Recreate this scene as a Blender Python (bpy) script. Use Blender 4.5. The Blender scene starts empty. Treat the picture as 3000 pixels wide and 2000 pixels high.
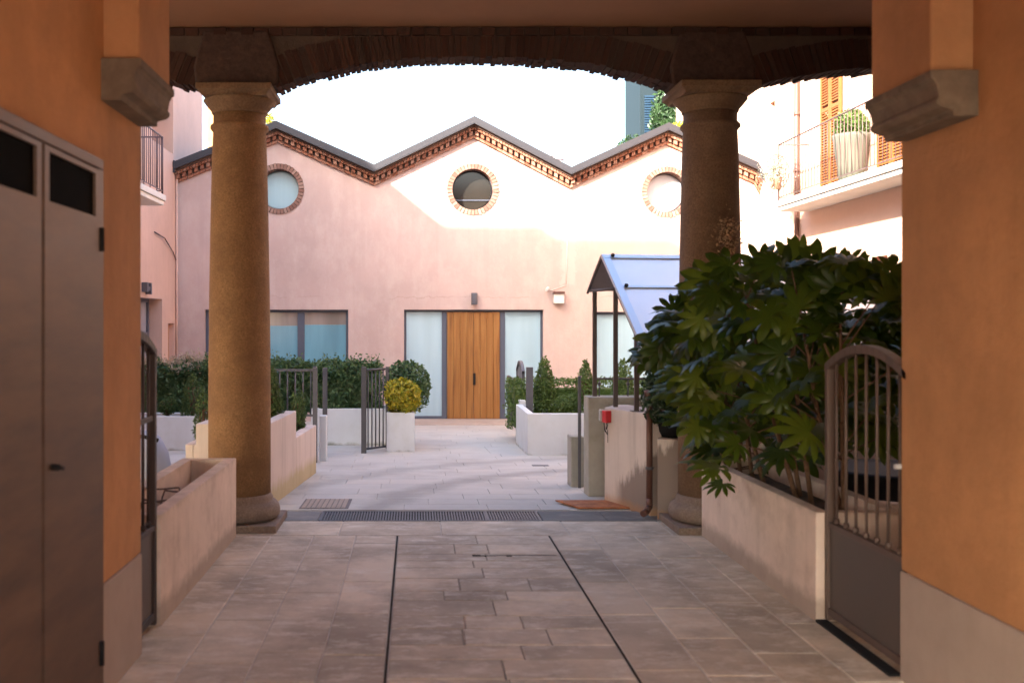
import bpy, math, random
from mathutils import Vector, Matrix
R = math.radians
random.seed(7)
S = bpy.context.scene
COL = S.collection
F, PX, PY, EYE = 2287.0, 955.0, 740.0, 1.65

# ---------------------------------------------------------------- camera
cam = bpy.data.cameras.new('camera'); camo = bpy.data.objects.new('camera', cam); COL.objects.link(camo)
camo.location = (0, 0, EYE); camo.rotation_euler = (R(90), 0, 0)
cam.sensor_width = 36; cam.lens = 35
cam.shift_x = 221/2352; cam.shift_y = -44/2352
cam.clip_end = 3000; cam.clip_start = 0.05
cam.dof.use_dof = True; cam.dof.focus_distance = 15.0; cam.dof.aperture_fstop = 2.2
S.camera = camo
# ---------------------------------------------------------------- light
SUN = Vector((1, 1.1, -0.8)).normalized()
w = bpy.data.worlds.new("World"); S.world = w; w.use_nodes = True
nt = w.node_tree; bg = nt.nodes['Background']
sk = nt.nodes.new('ShaderNodeTexSky'); sk.sky_type = 'NISHITA'; sk.sun_disc = False
sk.sun_elevation = math.asin(-SUN.z); sk.sun_rotation = math.atan2(-SUN.x, -SUN.y)
sk.air_density = 1.0; sk.dust_density = 4.0; sk.ozone_density = 1.0
nt.links.new(sk.outputs[0], bg.inputs[0]); bg.inputs[1].default_value = 0.15
sl = bpy.data.lights.new('sun', 'SUN'); sl.energy = 3.6; sl.angle = R(0.8); sl.color = (1.0, 0.93, 0.82)
so = bpy.data.objects.new('sun', sl); COL.objects.link(so); so.rotation_euler = SUN.to_track_quat('-Z', 'Y').to_euler()
so.location = (-10, -10, 20)
S.view_settings.view_transform = 'Standard'; S.view_settings.look = 'None'
S.view_settings.exposure = 2.8; S.view_settings.gamma = 1

S.cycles.max_bounces = 10; S.cycles.diffuse_bounces = 6; S.cycles.glossy_bounces = 3
# ---------------------------------------------------------------- helpers
def W(x, y, d): return Vector(((x-PX)/F*d, d, EYE-(y-PY)/F*d))
def gz(y): return 0.0 if y < 8.7 else -0.028*(min(y, 20.5)-8.7)

class MB:
    def __init__(s): s.v = []; s.f = []; s.sm = []
    def add(s, vs, fs, smooth=False):
        o = len(s.v); s.v += [tuple(v) for v in vs]
        for f in fs: s.f.append(tuple(i+o for i in f)); s.sm.append(smooth)
        return s
    def box(s, x0, x1, y0, y1, z0, z1, M=None):
        vs = [Vector((x, y, z)) for z in (z0, z1) for y in (y0, y1) for x in (x0, x1)]
        if M: vs = [M @ v for v in vs]
        return s.add(vs, [(0,2,3,1), (4,5,7,6), (0,1,5,4), (2,6,7,3), (0,4,6,2), (1,3,7,5)])
    def bar(s, a, b, r, n=8, r2=None, smooth=True):
        a = Vector(a); b = Vector(b); d = (b-a)
        if d.length < 1e-6: return s
        q = d.to_track_quat('Z', 'Y'); r2 = r if r2 is None else r2
        vs = [a+q@Vector((math.cos(2*math.pi*i/n)*r, math.sin(2*math.pi*i/n)*r, 0)) for i in range(n)]
        vs += [b+q@Vector((math.cos(2*math.pi*i/n)*r2, math.sin(2*math.pi*i/n)*r2, 0)) for i in range(n)]
        s.add(vs, [(i, (i+1) % n, n+(i+1) % n, n+i) for i in range(n)], smooth)
        o = len(s.v)-2*n
        s.f.append(tuple(o+i for i in reversed(range(n)))); s.sm.append(False)
        s.f.append(tuple(o+n+i for i in range(n))); s.sm.append(False)
        return s
    def path(s, pts, r, n=8):
        for a, b in zip(pts, pts[1:]): s.bar(a, b, r, n)
        return s
    def lathe(s, prof, c=(0,0,0), n=40, smooth=True):
        c = Vector(c); vs = []
        for (r, z) in prof:
            for i in range(n):
                t = 2*math.pi*i/n; vs.append(c+Vector((r*math.cos(t), r*math.sin(t), z)))
        fs = []
        for k in range(len(prof)-1):
            for i in range(n): fs.append((k*n+i, k*n+(i+1) % n, (k+1)*n+(i+1) % n, (k+1)*n+i))
        s.add(vs, fs, smooth)
        o = len(s.v)-len(vs)
        s.f.append(tuple(o+i for i in reversed(range(n)))); s.sm.append(False)
        s.f.append(tuple(o+(len(prof)-1)*n+i for i in range(n))); s.sm.append(False)
        return s
    def prism(s, poly, a, b, axis='y'):      # closed 2D polygon extruded from a to b along an axis
        n = len(poly)
        def P(u, v, w):
            return {'y': (u, w, v), 'x': (w, u, v), 'z': (u, v, w)}[axis]
        vs = [P(u, v, a) for u, v in poly]+[P(u, v, b) for u, v in poly]
        s.add(vs, [(i, (i+1) % n, n+(i+1) % n, n+i) for i in range(n)])
        o = len(s.v)-2*n
        s.f.append(tuple(o+i for i in range(n))); s.sm.append(False)
        s.f.append(tuple(o+n+i for i in reversed(range(n)))); s.sm.append(False)
        return s
    def build(s, name, mat, parent=None, fix=True, bevel=0, **kw):
        me = bpy.data.meshes.new(name); me.from_pydata(s.v, [], s.f); me.update()
        me.polygons.foreach_set('use_smooth', s.sm)
        if fix:
            import bmesh
            bm = bmesh.new(); bm.from_mesh(me); bmesh.ops.recalc_face_normals(bm, faces=bm.faces)
            bm.to_mesh(me); bm.free()
        me.materials.append(mat)
        o = bpy.data.objects.new(name, me); COL.objects.link(o)
        if parent is not None:
            o.parent = parent; o.location = (0, 0, 0) if parent.parent else -Vector(parent.location)
        if bevel:
            b = o.modifiers.new('b', 'BEVEL'); b.width = bevel; b.segments = 2; b.limit_method = 'ANGLE'; b.angle_limit = R(40)
        if kw: tag(o, **kw)
        return o

def tag(o, label=None, cat=None, group=None, kind=None):
    if label: o['label'] = label
    if cat: o['category'] = cat
    if group: o['group'] = group
    if kind: o['kind'] = kind
    return o
def thing(name, loc, label, cat, group=None):
    o = bpy.data.objects.new(name, None); COL.objects.link(o); o.location = loc
    o.empty_display_size = 0.1
    return tag(o, label, cat, group)
def copy_tree(o, parent=None):
    c = o.copy(); COL.objects.link(c); c.parent = parent
    for ch in list(o.children): copy_tree(ch, c)
    return c

def plate(name, outer, holes, a0, a1, mat, parent, axis='y'):
    """2D outline with holes, extruded between a0 and a1 along the axis."""
    cu = bpy.data.curves.new('t', 'CURVE'); cu.dimensions = '2D'; cu.fill_mode = 'BOTH'; cu.extrude = (a1-a0)/2
    for loop in [outer]+holes:
        sp = cu.splines.new('POLY'); sp.points.add(len(loop)-1); sp.use_cyclic_u = True
        for p, (u, v) in zip(sp.points, loop): p.co = (u, v, 0, 1)
    t = bpy.data.objects.new('t', cu); COL.objects.link(t)
    bpy.context.view_layer.update()
    dg = bpy.context.evaluated_depsgraph_get()
    me = bpy.data.meshes.new_from_object(t.evaluated_get(dg))
    bpy.data.objects.remove(t)
    m = (a0+a1)/2
    for v in me.vertices:
        u, vv, ww = v.co
        v.co = (u, m+ww, vv) if axis == 'y' else (m+ww, u, vv)
    mb = MB(); mb.add([v.co[:] for v in me.vertices], [tuple(p.vertices) for p in me.polygons])
    import bmesh
    o = mb.build(name, mat, parent, fix=False)
    bm = bmesh.new(); bm.from_mesh(o.data); bmesh.ops.remove_doubles(bm, verts=bm.verts, dist=1e-4)
    bmesh.ops.recalc_face_normals(bm, faces=bm.faces); bm.to_mesh(o.data); bm.free()
    return o
def circle(cx, cz, r, n=48): return [(cx+r*math.cos(2*math.pi*i/n), cz+r*math.sin(2*math.pi*i/n)) for i in range(n)]
def rect(x0, x1, z0, z1): return [(x0, z0), (x1, z0), (x1, z1), (x0, z1)]

# ---------------------------------------------------------------- materials
def srgb(r, g, b):
    f = lambda c: (c/255/12.92) if c/255 <= .04045 else ((c/255+.055)/1.055)**2.4
    return (f(r), f(g), f(b))
class N:
    """small node-graph writer"""
    def __init__(s, name):
        s.m = bpy.data.materials.new(name); s.m.use_nodes = True; s.t = s.m.node_tree
        s.p = s.t.nodes['Principled BSDF']; s.out = s.t.nodes['Material Output']
        g = s.n('ShaderNodeNewGeometry'); s.pos = g.outputs['Position']; s.isl = g.outputs['Random Per Island']
    def n(s, t, **kw):
        x = s.t.nodes.new(t)
        for k, v in kw.items(): setattr(x, k, v)
        return x
    def l(s, a, b): s.t.links.new(a, b)
    def val(s, i, v):
        if hasattr(v, 'is_linked') or isinstance(v, bpy.types.NodeSocket): s.l(v, i)
        else: i.default_value = v
    def math(s, op, a, b=0.0, c=0.0):
        x = s.n('ShaderNodeMath', operation=op); s.val(x.inputs[0], a); s.val(x.inputs[1], b); s.val(x.inputs[2], c); return x.outputs[0]
    def scale(s, v, sc):
        x = s.n('ShaderNodeMapping'); s.l(v, x.inputs[0]); x.inputs['Scale'].default_value = sc; return x.outputs[0]
    def noise(s, scale, detail=6, rough=.6, vec=None, out='Fac', dist=0):
        x = s.n('ShaderNodeTexNoise'); s.l(vec if vec is not None else s.pos, x.inputs['Vector'])
        x.inputs['Scale'].default_value = scale; x.inputs['Detail'].default_value = detail; x.inputs['Roughness'].default_value = rough
        x.inputs['Distortion'].default_value = dist
        return x.outputs[out]
    def ramp(s, f, stops):
        x = s.n('ShaderNodeValToRGB'); s.l(f, x.inputs[0]); e = x.color_ramp.elements
        while len(e) < len(stops): e.new(0.5)
        for el, (p, c) in zip(e, stops):
            el.position = p; el.color = (*c, 1) if isinstance(c, tuple) else (c, c, c, 1)
        return x.outputs[0]
    def mix(s, f, a, b, mode='MIX'):
        x = s.n('ShaderNodeMix', data_type='RGBA', blend_type=mode)
        s.val(x.inputs[0], f)
        s.val(x.inputs[6], a if not isinstance(a, tuple) else (*a, 1)); s.val(x.inputs[7], b if not isinstance(b, tuple) else (*b, 1))
        return x.outputs[2]
    def xyz(s):
        x = s.n('ShaderNodeSeparateXYZ'); s.l(s.pos, x.inputs[0]); return x.outputs
    def bump(s, h, st=.3, dist=.01):
        b = s.n('ShaderNodeBump'); b.inputs['Strength'].default_value = st; b.inputs['Distance'].default_value = dist
        s.l(h, b.inputs['Height']); s.l(b.outputs[0], s.p.inputs['Normal'])
    def done(s, col, rough=.8, metal=0.0, spec=.5):
        s.val(s.p.inputs['Base Color'], (*col, 1) if isinstance(col, tuple) else col)
        s.val(s.p.inputs['Roughness'], rough); s.p.inputs['Metallic'].default_value = metal
        s.p.inputs['Specular IOR Level'].default_value = spec
        return s.m
def sc(c, k): return tuple(min(1, x*k) for x in c)

def plaster(name, c, var=.12, bscale=60, streak=.0, blotch=1.2, bst=.25, grime=None):
    n = N(name)
    f = n.noise(blotch, 8, .65); f2 = n.noise(9, 5, .7)
    col = n.mix(n.ramp(f, [(.32, 0.0), (.68, 1.0)]), sc(c, 1-var), sc(c, 1+var))
    col = n.mix(n.math('MULTIPLY', n.ramp(f2, [(.45, 0.0), (.75, 1.0)]), .35), col, sc(c, 1-var*1.6))
    if streak:
        g = n.noise(1, 5, .6, n.scale(n.pos, (7, 7, .45)))
        col = n.mix(n.math('MULTIPLY', n.ramp(g, [(.5, 0.0), (.72, 1.0)]), streak), col, sc(c, .62))
    if grime:
        gc, amt = grime
        g = n.noise(3.2, 8, .7)
        col = n.mix(n.math('MULTIPLY', n.ramp(g, [(.5, 0.0), (.66, 1.0)]), amt), col, gc)
    if name == 'planter_plaster':
        Zz = n.xyz()[2]
        ms = n.ramp(n.math('ADD', Zz, n.math('MULTIPLY', n.noise(6, 6, .7), -.16)), [(-.0, 1.0), (.07, 0.0)])
        col = n.mix(n.math('MULTIPLY', ms, .6), col, (.25, .20, .16))
        ms = n.ramp(n.math('ADD', Zz, n.math('MULTIPLY', n.noise(1, 6, .7, n.scale(n.pos, (9, 9, 1))), .16)), [(.655, 0.0), (.69, 1.0)])
        col = n.mix(n.math('MULTIPLY', ms, .35), col, (.28, .23, .19))
    if name == 'white_render':
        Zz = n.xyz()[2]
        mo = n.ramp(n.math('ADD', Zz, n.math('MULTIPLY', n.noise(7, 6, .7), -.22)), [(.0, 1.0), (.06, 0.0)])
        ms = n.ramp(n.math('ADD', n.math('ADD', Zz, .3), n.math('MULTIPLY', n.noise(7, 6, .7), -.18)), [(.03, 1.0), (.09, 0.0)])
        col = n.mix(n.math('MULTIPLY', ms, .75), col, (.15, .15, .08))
    h = n.noise(bscale, 6, .65); h2 = n.noise(bscale*.12, 4, .6)
    n.bump(n.math('ADD', h, n.math('MULTIPLY', h2, 1.5)), bst, .006)
    return n.done(col, .88, spec=.25)

M = {}
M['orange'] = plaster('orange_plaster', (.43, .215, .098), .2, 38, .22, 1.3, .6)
M['dado'] = plaster('grey_dado', (.36, .29, .25), .10, 45, .15, 1.5, .3)
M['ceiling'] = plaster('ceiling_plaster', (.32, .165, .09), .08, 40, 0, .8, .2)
M['pinkplanter'] = plaster('planter_plaster', (.66, .54, .46), .10, 40, .35, 2.0, .3, grime=((.40, .30, .24), .45))
M['white'] = plaster('white_render', (.60, .63, .66), .05, 40, .12, 1.5, .25, grime=((.45, .46, .42), .25))
M['leftpink'] = plaster('left_building_plaster', (.60, .40, .32), .07, 40, .10, .8, .25)
M['rightwall'] = plaster('right_building_plaster', (.60, .40, .30), .05, 40, .05, .8, .2)
M['concrete'] = plaster('weathered_concrete', (.36, .35, .31), .16, 40, .45, 2.4, .4, grime=((.24, .23, .17), .5))
M['slabwhite'] = plaster('balcony_slab_paint', (.66, .62, .56), .06, 30, .2, 2, .2)

def wet_wall():
    n = N('ramp_wall_plaster'); c = (.60, .53, .49)
    f = n.noise(1.6, 8, .65)
    col = n.mix(n.ramp(f, [(.3, 0.0), (.7, 1.0)]), sc(c, .9), sc(c, 1.1))
    g = n.noise(1, 5, .6, n.scale(n.pos, (9, 9, .7)))
    col = n.mix(n.math('MULTIPLY', n.ramp(g, [(.48, 0.0), (.7, 1.0)]), .5), col, sc(c, .6))
    X, Y, Z = n.xyz()
    d = n.noise(1, 5, .7, n.scale(n.pos, (12, 12, 2.2)))
    lim = n.math('ADD', n.math('MULTIPLY', d, .55), n.math('MULTIPLY', n.math('SUBTRACT', X, 1.82), 1.4))
    msk = n.ramp(n.math('SUBTRACT', lim, Z), [(.0, 0.0), (.09, 1.0)])
    msk = n.math('MULTIPLY', msk, n.ramp(n.math('SUBTRACT', X, 1.80), [(.0, 0.0), (.05, 1.0)]))
    col = n.mix(n.math('MULTIPLY', msk, .9), col, (.22, .175, .155))
    r = n.ramp(n.math('ADD', Z, n.math('MULTIPLY', d, .12)), [(.09, 1.0), (.15, 0.0)])
    col = n.mix(n.math('MULTIPLY', r, .55), col, (.42, .22, .10))
    n.bump(n.noise(50, 5, .6), .25, .005)
    return n.done(col, .85, spec=.25)
M['wet'] = wet_wall()

def mossy():
    n = N('step_planter_plaster'); c = (.58, .50, .46)
    f = n.noise(1.6, 8, .65)
    col = n.mix(n.ramp(f, [(.3, 0.0), (.7, 1.0)]), sc(c, .9), sc(c, 1.08))
    g = n.noise(1, 5, .6, n.scale(n.pos, (9, 9, .5)))
    col = n.mix(n.math('MULTIPLY', n.ramp(g, [(.5, 0.0), (.72, 1.0)]), .45), col, sc(c, .6))
    X, Y, Z = n.xyz(); d = n.noise(1, 5, .7, n.scale(n.pos, (10, 10, 2)))
    r = n.ramp(n.math('ADD', n.math('SUBTRACT', Z, n.math('MULTIPLY', n.math('SUBTRACT', Y, 8.7), -.028)), n.math('MULTIPLY', d, -.24)), [(.0, 1.0), (.10, 0.0)])
    col = n.mix(n.math('MULTIPLY', r, .6), col, (.34, .29, .10))
    n.bump(n.noise(50, 5, .6), .25, .005)
    return n.done(col, .88, spec=.2)
M['mossy'] = mossy()

def facade_mat():
    n = N('pink_facade_plaster'); c = (.50, .365, .325)
    f = n.noise(.7, 8, .62); f2 = n.noise(3, 7, .7, n.scale(n.pos, (1, 1, .6)))
    col = n.mix(n.ramp(f, [(.3, 0.0), (.7, 1.0)]), sc(c, .88), sc(c, 1.08))
    col = n.mix(n.math('MULTIPLY', n.ramp(f2, [(.45, 0.0), (.65, 1.0)]), .4), col, (.58, .47, .42))
    g = n.noise(1, 5, .6, n.scale(n.pos, (5, 5, .25)))
    col = n.mix(n.math('MULTIPLY', n.ramp(g, [(.50, 0.0), (.70, 1.0)]), .4), col, (.44, .32, .28))
    X, Y, Z = n.xyz()
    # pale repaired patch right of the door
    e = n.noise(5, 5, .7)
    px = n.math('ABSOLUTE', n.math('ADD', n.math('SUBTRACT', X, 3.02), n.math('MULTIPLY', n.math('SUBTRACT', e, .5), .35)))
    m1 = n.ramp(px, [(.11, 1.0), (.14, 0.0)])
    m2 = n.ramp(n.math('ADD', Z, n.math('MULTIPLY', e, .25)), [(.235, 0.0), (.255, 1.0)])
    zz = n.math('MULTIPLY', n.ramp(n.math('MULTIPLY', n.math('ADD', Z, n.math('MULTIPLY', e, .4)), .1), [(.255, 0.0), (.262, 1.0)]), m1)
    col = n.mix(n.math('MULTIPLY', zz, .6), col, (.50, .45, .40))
    # cream bloom of the sunlit wall put into the colour, towards the right
    cr = n.ramp(n.math('MULTIPLY', n.math('ADD', X, n.math('MULTIPLY', e, .8)), .2), [(.15, 0.0), (1.0, 1.0)])
    col = n.mix(n.math('MULTIPLY', cr, .45), col, (.49, .385, .32))
    # hairline crack above the openings
    ck = n.noise(1.4, 8, .75)
    cz = n.math('ABSOLUTE', n.math('SUBTRACT', Z, n.math('ADD', 1.98, n.math('MULTIPLY', ck, .32))))
    cm = n.ramp(cz, [(.004, 1.0), (.012, 0.0)])
    cm = n.math('MULTIPLY', cm, n.ramp(n.noise(1.1, 3, .5), [(.48, 0.0), (.54, 1.0)]))
    col = n.mix(n.math('MULTIPLY', cm, .3), col, (.30, .19, .15))
    n.bump(n.math('ADD', n.noise(40, 6, .7), n.math('MULTIPLY', n.noise(4, 5, .6), 2.5)), .3, .008)
    return n.done(col, .9, spec=.2)
M['facade'] = facade_mat()

def stone(name, c, scale=70, var=.35, bst=.6):
    n = N(name)
    f = n.noise(scale, 4, .7); f2 = n.noise(4.5, 7, .65, dist=.5); v = n.noise(scale*.35, 3, .6)
    col = n.mix(n.ramp(f, [(.35, 0.0), (.65, 1.0)]), sc(c, 1-var), sc(c, 1+var))
    col = n.mix(n.math('MULTIPLY', n.ramp(f2, [(.4, 0.0), (.7, 1.0)]), .75), col, sc((c[0]*.7, c[1]*.68, c[2]*.72), 1))
    n.bump(n.math('ADD', f, v), bst, .006)
    return n.done(col, .85, spec=.3)
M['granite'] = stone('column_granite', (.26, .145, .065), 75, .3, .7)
M['granite_shaded'] = stone('shaded_column_granite', (.19, .115, .065), 75, .3, .7)  # right column: same granite darkened, its shade painted into the colour
M['capital'] = stone('capital_granite', (.19, .115, .06), 60, .25, .5)
M['basegran'] = stone('column_base_granite', (.22, .165, .13), 60, .25, .5)
M['corbelst'] = stone('corbel_stone', (.16, .12, .085), 9, .25, .3)
M['impost'] = stone('rough_impost', (.065, .036, .024), 18, .3, 1.0)

def brick(name, cols, rough=.9):
    n = N(name)
    col = n.ramp(n.isl, [(i/(len(cols)-1), c) for i, c in enumerate(cols)])
    col = n.mix(n.math('MULTIPLY', n.ramp(n.noise(25, 5, .7), [(.4, 0.0), (.7, 1.0)]), .35), col, sc(cols[0], .6))
    n.bump(n.noise(70, 5, .7), .6, .006)
    return n.done(col, rough, spec=.2)
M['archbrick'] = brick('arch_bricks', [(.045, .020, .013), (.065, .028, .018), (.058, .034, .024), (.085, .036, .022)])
M['corbrick'] = brick('cornice_bricks', [(.20, .075, .045), (.30, .125, .075), (.36, .20, .14), (.26, .11, .07)])
M['ringbrick'] = brick('ring_bricks', [(.17, .085, .065), (.27, .155, .12), (.36, .24, .19), (.23, .12, .09)])
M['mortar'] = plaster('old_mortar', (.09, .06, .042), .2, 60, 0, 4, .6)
M['cormortar'] = plaster('cornice_mortar', (.10, .06, .045), .2, 60, 0, 4, .5)

def simple(name, c, rough=.5, metal=0.0, spec=.5, var=.1, ns=12, bst=.1):
    n = N(name); f = n.noise(ns, 5, .65)
    col = n.mix(f, sc(c, 1-var), sc(c, 1+var))
    n.bump(n.noise(ns*6, 3, .6), bst, .002)
    return n.done(col, rough, metal, spec)
M['joint'] = simple('dark_joint', (.045, .037, .03), .95, 0, .05, .1)
M['darkmetal'] = simple('dark_painted_steel', (.055, .055, .065), .45, 0, .5, .15)
M['greymetal'] = simple('grey_painted_steel', (.085, .085, .10), .45, 0, .5, .12)
M['brownmetal'] = simple('brown_painted_steel', (.085, .06, .055), .5, 0, .5, .15)
M['frame'] = simple('window_frame_paint', (.075, .085, .115), .4, 0, .5, .1)
M['rooftrim'] = simple('roof_flashing', (.032, .03, .036), .5, .2, .5, .15, 5)
M['rooftile'] = simple('roof_sheet', (.16, .15, .16), .7, 0, .3, .2, 5)
M['black'] = simple('black_plastic', (.010, .010, .011), .75, 0, .2, .1)
M['ventdark'] = simple('dark_vent_mesh', (.0025, .0022, .002), .9, 0, .05, .1)
M['red'] = simple('red_box_paint', (.50, .02, .03), .35, 0, .5, .06)
M['greybox'] = simple('light_grey_plastic', (.50, .50, .50), .5, 0, .4, .05)
M['bluegrey'] = simple('blue_grey_cover', (.30, .33, .42), .7, 0, .3, .2, 5, .4)
M['soil'] = plaster('dry_soil', (.07, .05, .035), .4, 90, 0, 10, 1.0)
M['pipe'] = simple('brown_downpipe', (.12, .055, .04), .4, .1, .5, .15)
M['railmetal'] = simple('rust_brown_railing', (.12, .07, .065), .5, 0, .4, .15)
M['pot'] = simple('terracotta_pot', (.34, .20, .13), .8, 0, .3, .15)
M['greypot'] = simple('pale_clay_pot', (.11, .11, .085), .8, 0, .3, .2, 6)
M['canopy'] = simple('blue_canopy_sheet', (.80, .88, 1.0), .35, .5, .5, .06, 4)
M['canopytrim'] = simple('canopy_flashing', (.62, .78, 1.0), .35, .5, .5, .06, 4)
M['canopyback'] = simple('canopy_rear_sheet', (.30, .24, .22), .6, 0, .3, .2, 6)
M['teal'] = simple('shaded_teal_paint', (.007, .018, .025), .7, 0, .3, .12, 1)  # near-black teal: shade on the far house is put into the colour
M['tealshut'] = simple('blue_shutter_paint', (.010, .035, .07), .5, 0, .4, .12, 4)
M['orangeshut'] = simple('orange_shutter_paint', (.26, .085, .022), .6, 0, .3, .12, 4)
M['antenna'] = simple('pale_pole_metal', (.5, .52, .5), .6, 0, .3, .1)
M['terrawin'] = simple('orange_door_wood', (.45, .14, .06), .5, 0, .4, .15, 5)
M['chimney'] = simple('pale_vent_metal', (.55, .5, .52), .6, 0, .3, .1)
M['lintel'] = simple('orange_reveal_paint', (.45, .22, .12), .8, 0, .2, .1)

def wood():
    n = N('honey_wood_planks'); v = n.scale(n.pos, (22, 22, .9))
    f = n.noise(1, 7, .62, v, dist=.6); k = n.noise(1, 3, .5, n.scale(n.pos, (60, 60, 3)))
    col = n.ramp(f, [(.28, (.12, .042, .010)), (.5, (.27, .115, .028)), (.72, (.38, .19, .06))])
    col = n.mix(n.math('MULTIPLY', n.isl, .35), col, (.28, .12, .03))
    X, Y, Z = n.xyz()
    n.bump(n.math('ADD', f, k), .3, .004)
    return n.done(col, .5, spec=.35)
M['wood'] = wood()

def corten():
    n = N('rusty_steel_plate'); f = n.noise(14, 8, .7); f2 = n.noise(90, 4, .6)
    col = n.ramp(f, [(.3, (.20, .07, .03)), (.55, (.42, .15, .055)), (.75, (.55, .24, .10))])
    n.bump(f2, .4, .003)
    return n.done(col, .75, spec=.3)
M['corten'] = corten()

def cabinet_mat():
    n = N('bronze_brushed_sheet')
    g = n.noise(1, 6, .6, n.scale(n.pos, (2, 60, 2.5))); f = n.ramp(n.noise(1, 7, .65, n.scale(n.pos, (1, 2.2, 11))), [(.3, 0.0), (.7, 1.0)]); b = n.noise(1.4, 4, .6)
    col = n.mix(f, (.065, .042, .030), (.16, .105, .072)); col = n.mix(n.math('MULTIPLY', b, .5), col, (.15, .09, .065))
    n.bump(n.math('ADD', g, f), .15, .002)
    r = n.math('ADD', .5, n.math('MULTIPLY', f, .08))
    return n.done(col, r, .35, .3)
M['cabinet'] = cabinet_mat()

def frosted(name, c, rough=.22, var=.07):
    n = N(name); f = n.noise(1, 4, .5, n.scale(n.pos, (3.0, 3, .35)))
    col = n.mix(n.ramp(f, [(.35, 0.0), (.65, 1.0)]), sc(c, 1-var), sc(c, 1+var))
    return n.done(col, rough, 0, .6)
M['frost'] = frosted('frosted_pane', (.36, .50, .56))
M['frostteal'] = frosted('teal_frosted_pane', (.15, .32, .39), .15, .14)
M['frosttop'] = frosted('clear_upper_pane', (.27, .23, .20), .08, .2)
M['whitepane'] = frosted('white_round_pane', (.52, .52, .55), .3)
M['cyanpane'] = frosted('cyan_round_pane', (.34, .50, .54), .2)
def darkpane():
    n = N('dark_round_pane'); return n.done(n.mix(n.noise(2), (.016, .014, .012), (.03, .025, .02)), .12, 0, .35)
M['darkpane'] = darkpane()
M['leftpane'] = frosted('grey_lilac_pane', (.30, .30, .34), .15)

def leaf(name, cols, rough=.42, trans=.25, spec=.45):
    n = N(name)
    col = n.ramp(n.isl, [(i/(len(cols)-1), c) for i, c in enumerate(cols)])
    col = n.mix(n.math('MULTIPLY', n.noise(6, 3, .6), .35), col, sc(cols[0], .8))
    n.done(col, rough, 0, spec)
    if trans:
        t = n.n('ShaderNodeBsdfTranslucent'); n.l(n.mix(.5, col, sc(cols[-1], 1.4)), t.inputs[0])
        m = n.n('ShaderNodeMixShader'); m.inputs[0].default_value = trans
        n.l(n.p.outputs[0], m.inputs[1]); n.l(t.outputs[0], m.inputs[2]); n.l(m.outputs[0], n.out.inputs[0])
    return n.m
M['hedge'] = leaf('hedge_leaves', [(.022, .055, .018), (.045, .10, .035), (.08, .15, .05), (.14, .22, .09)])
M['hedgetip'] = leaf('pale_new_leaves', [(.26, .22, .14), (.42, .34, .24), (.5, .40, .30)])
M['conifer'] = leaf('conifer_needles', [(.03, .065, .015), (.06, .105, .024), (.10, .155, .04)], .6)
M['box'] = leaf('boxwood_leaves', [(.045, .085, .016), (.08, .14, .028), (.13, .20, .04)], .5)
M['golden'] = leaf('golden_leaves', [(.16, .20, .012), (.42, .36, .02), (.58, .44, .03), (.22, .26, .03)], .45)
M['fatsia'] = leaf('fatsia_leaves', [(.012, .028, .003), (.028, .055, .006), (.05, .085, .008), (.12, .155, .014)], .38, .42, .35)
M['ivy'] = leaf('ivy_leaves', [(.014, .035, .014), (.03, .065, .025), (.05, .10, .035)], .35, .2)
M['sunshrub'] = leaf('bright_shrub_leaves', [(.10, .17, .02), (.18, .26, .035), (.26, .33, .06)], .45, .4)
M['dry'] = leaf('dry_flower_heads', [(.25, .15, .07), (.34, .22, .11)], .8, .3)
M['flower'] = leaf('white_green_sprays', [(.30, .32, .22), (.55, .50, .44), (.12, .16, .08)], .6, .3)
M['bark'] = stone('shrub_bark', (.15, .085, .05), 40, .3, .6)

def paving(name, c, dark, light):
    n = N(name)
    t = n.ramp(n.isl, [(0, sc(c, .70)), (.3, sc(c, .92)), (.6, sc(c, 1.05)), (.8, sc(c, 1.2)), (1, sc((c[0]*1.03, c[1]*.96, c[2]*.86), .85))])
    off = n.n('ShaderNodeVectorMath', operation='ADD'); n.l(n.pos, off.inputs[0])
    cb_ = n.n('ShaderNodeCombineXYZ'); n.l(n.math('MULTIPLY', n.isl, 37.0), cb_.inputs[0]); n.l(n.math('MULTIPLY', n.isl, 11.0), cb_.inputs[2]); n.l(cb_.outputs[0], off.inputs[1])
    f = n.noise(1.3, 9, .68); g = n.noise(1, 8, .75, n.scale(off.outputs[0], (4.5, 8, 1)))
    col = n.mix(n.math('MULTIPLY', n.ramp(f, [(.40, 0.0), (.62, 1.0)]), .7), t, dark)
    col = n.mix(n.math('MULTIPLY', n.ramp(g, [(.50, 0.0), (.66, 1.0)]), .75), col, light)
    k = n.noise(40, 4, .7)
    col = n.mix(n.math('MULTIPLY', k, .3), col, sc(c, .6))
    n.bump(n.math('ADD', n.math('MULTIPLY', k, .6), g), .35, .006)
    return n.done(col, n.math('ADD', .62, n.math('MULTIPLY', f, .3)), 0, .3)
M['slab'] = paving('passage_stone_slabs', (.64, .535, .41), (.24, .205, .165), (.78, .72, .63))
M['jointlight'] = plaster('pale_joint_mortar', (.55, .50, .44), .2, 60, 0, 6, .4)
M['jointbrown'] = plaster('brown_joint_dirt', (.30, .25, .20), .3, 60, 0, 6, .4)
M['ground'] = plaster('ground_paving', (.34, .32, .30), .12, 40, 0, 2, .3)

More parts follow.
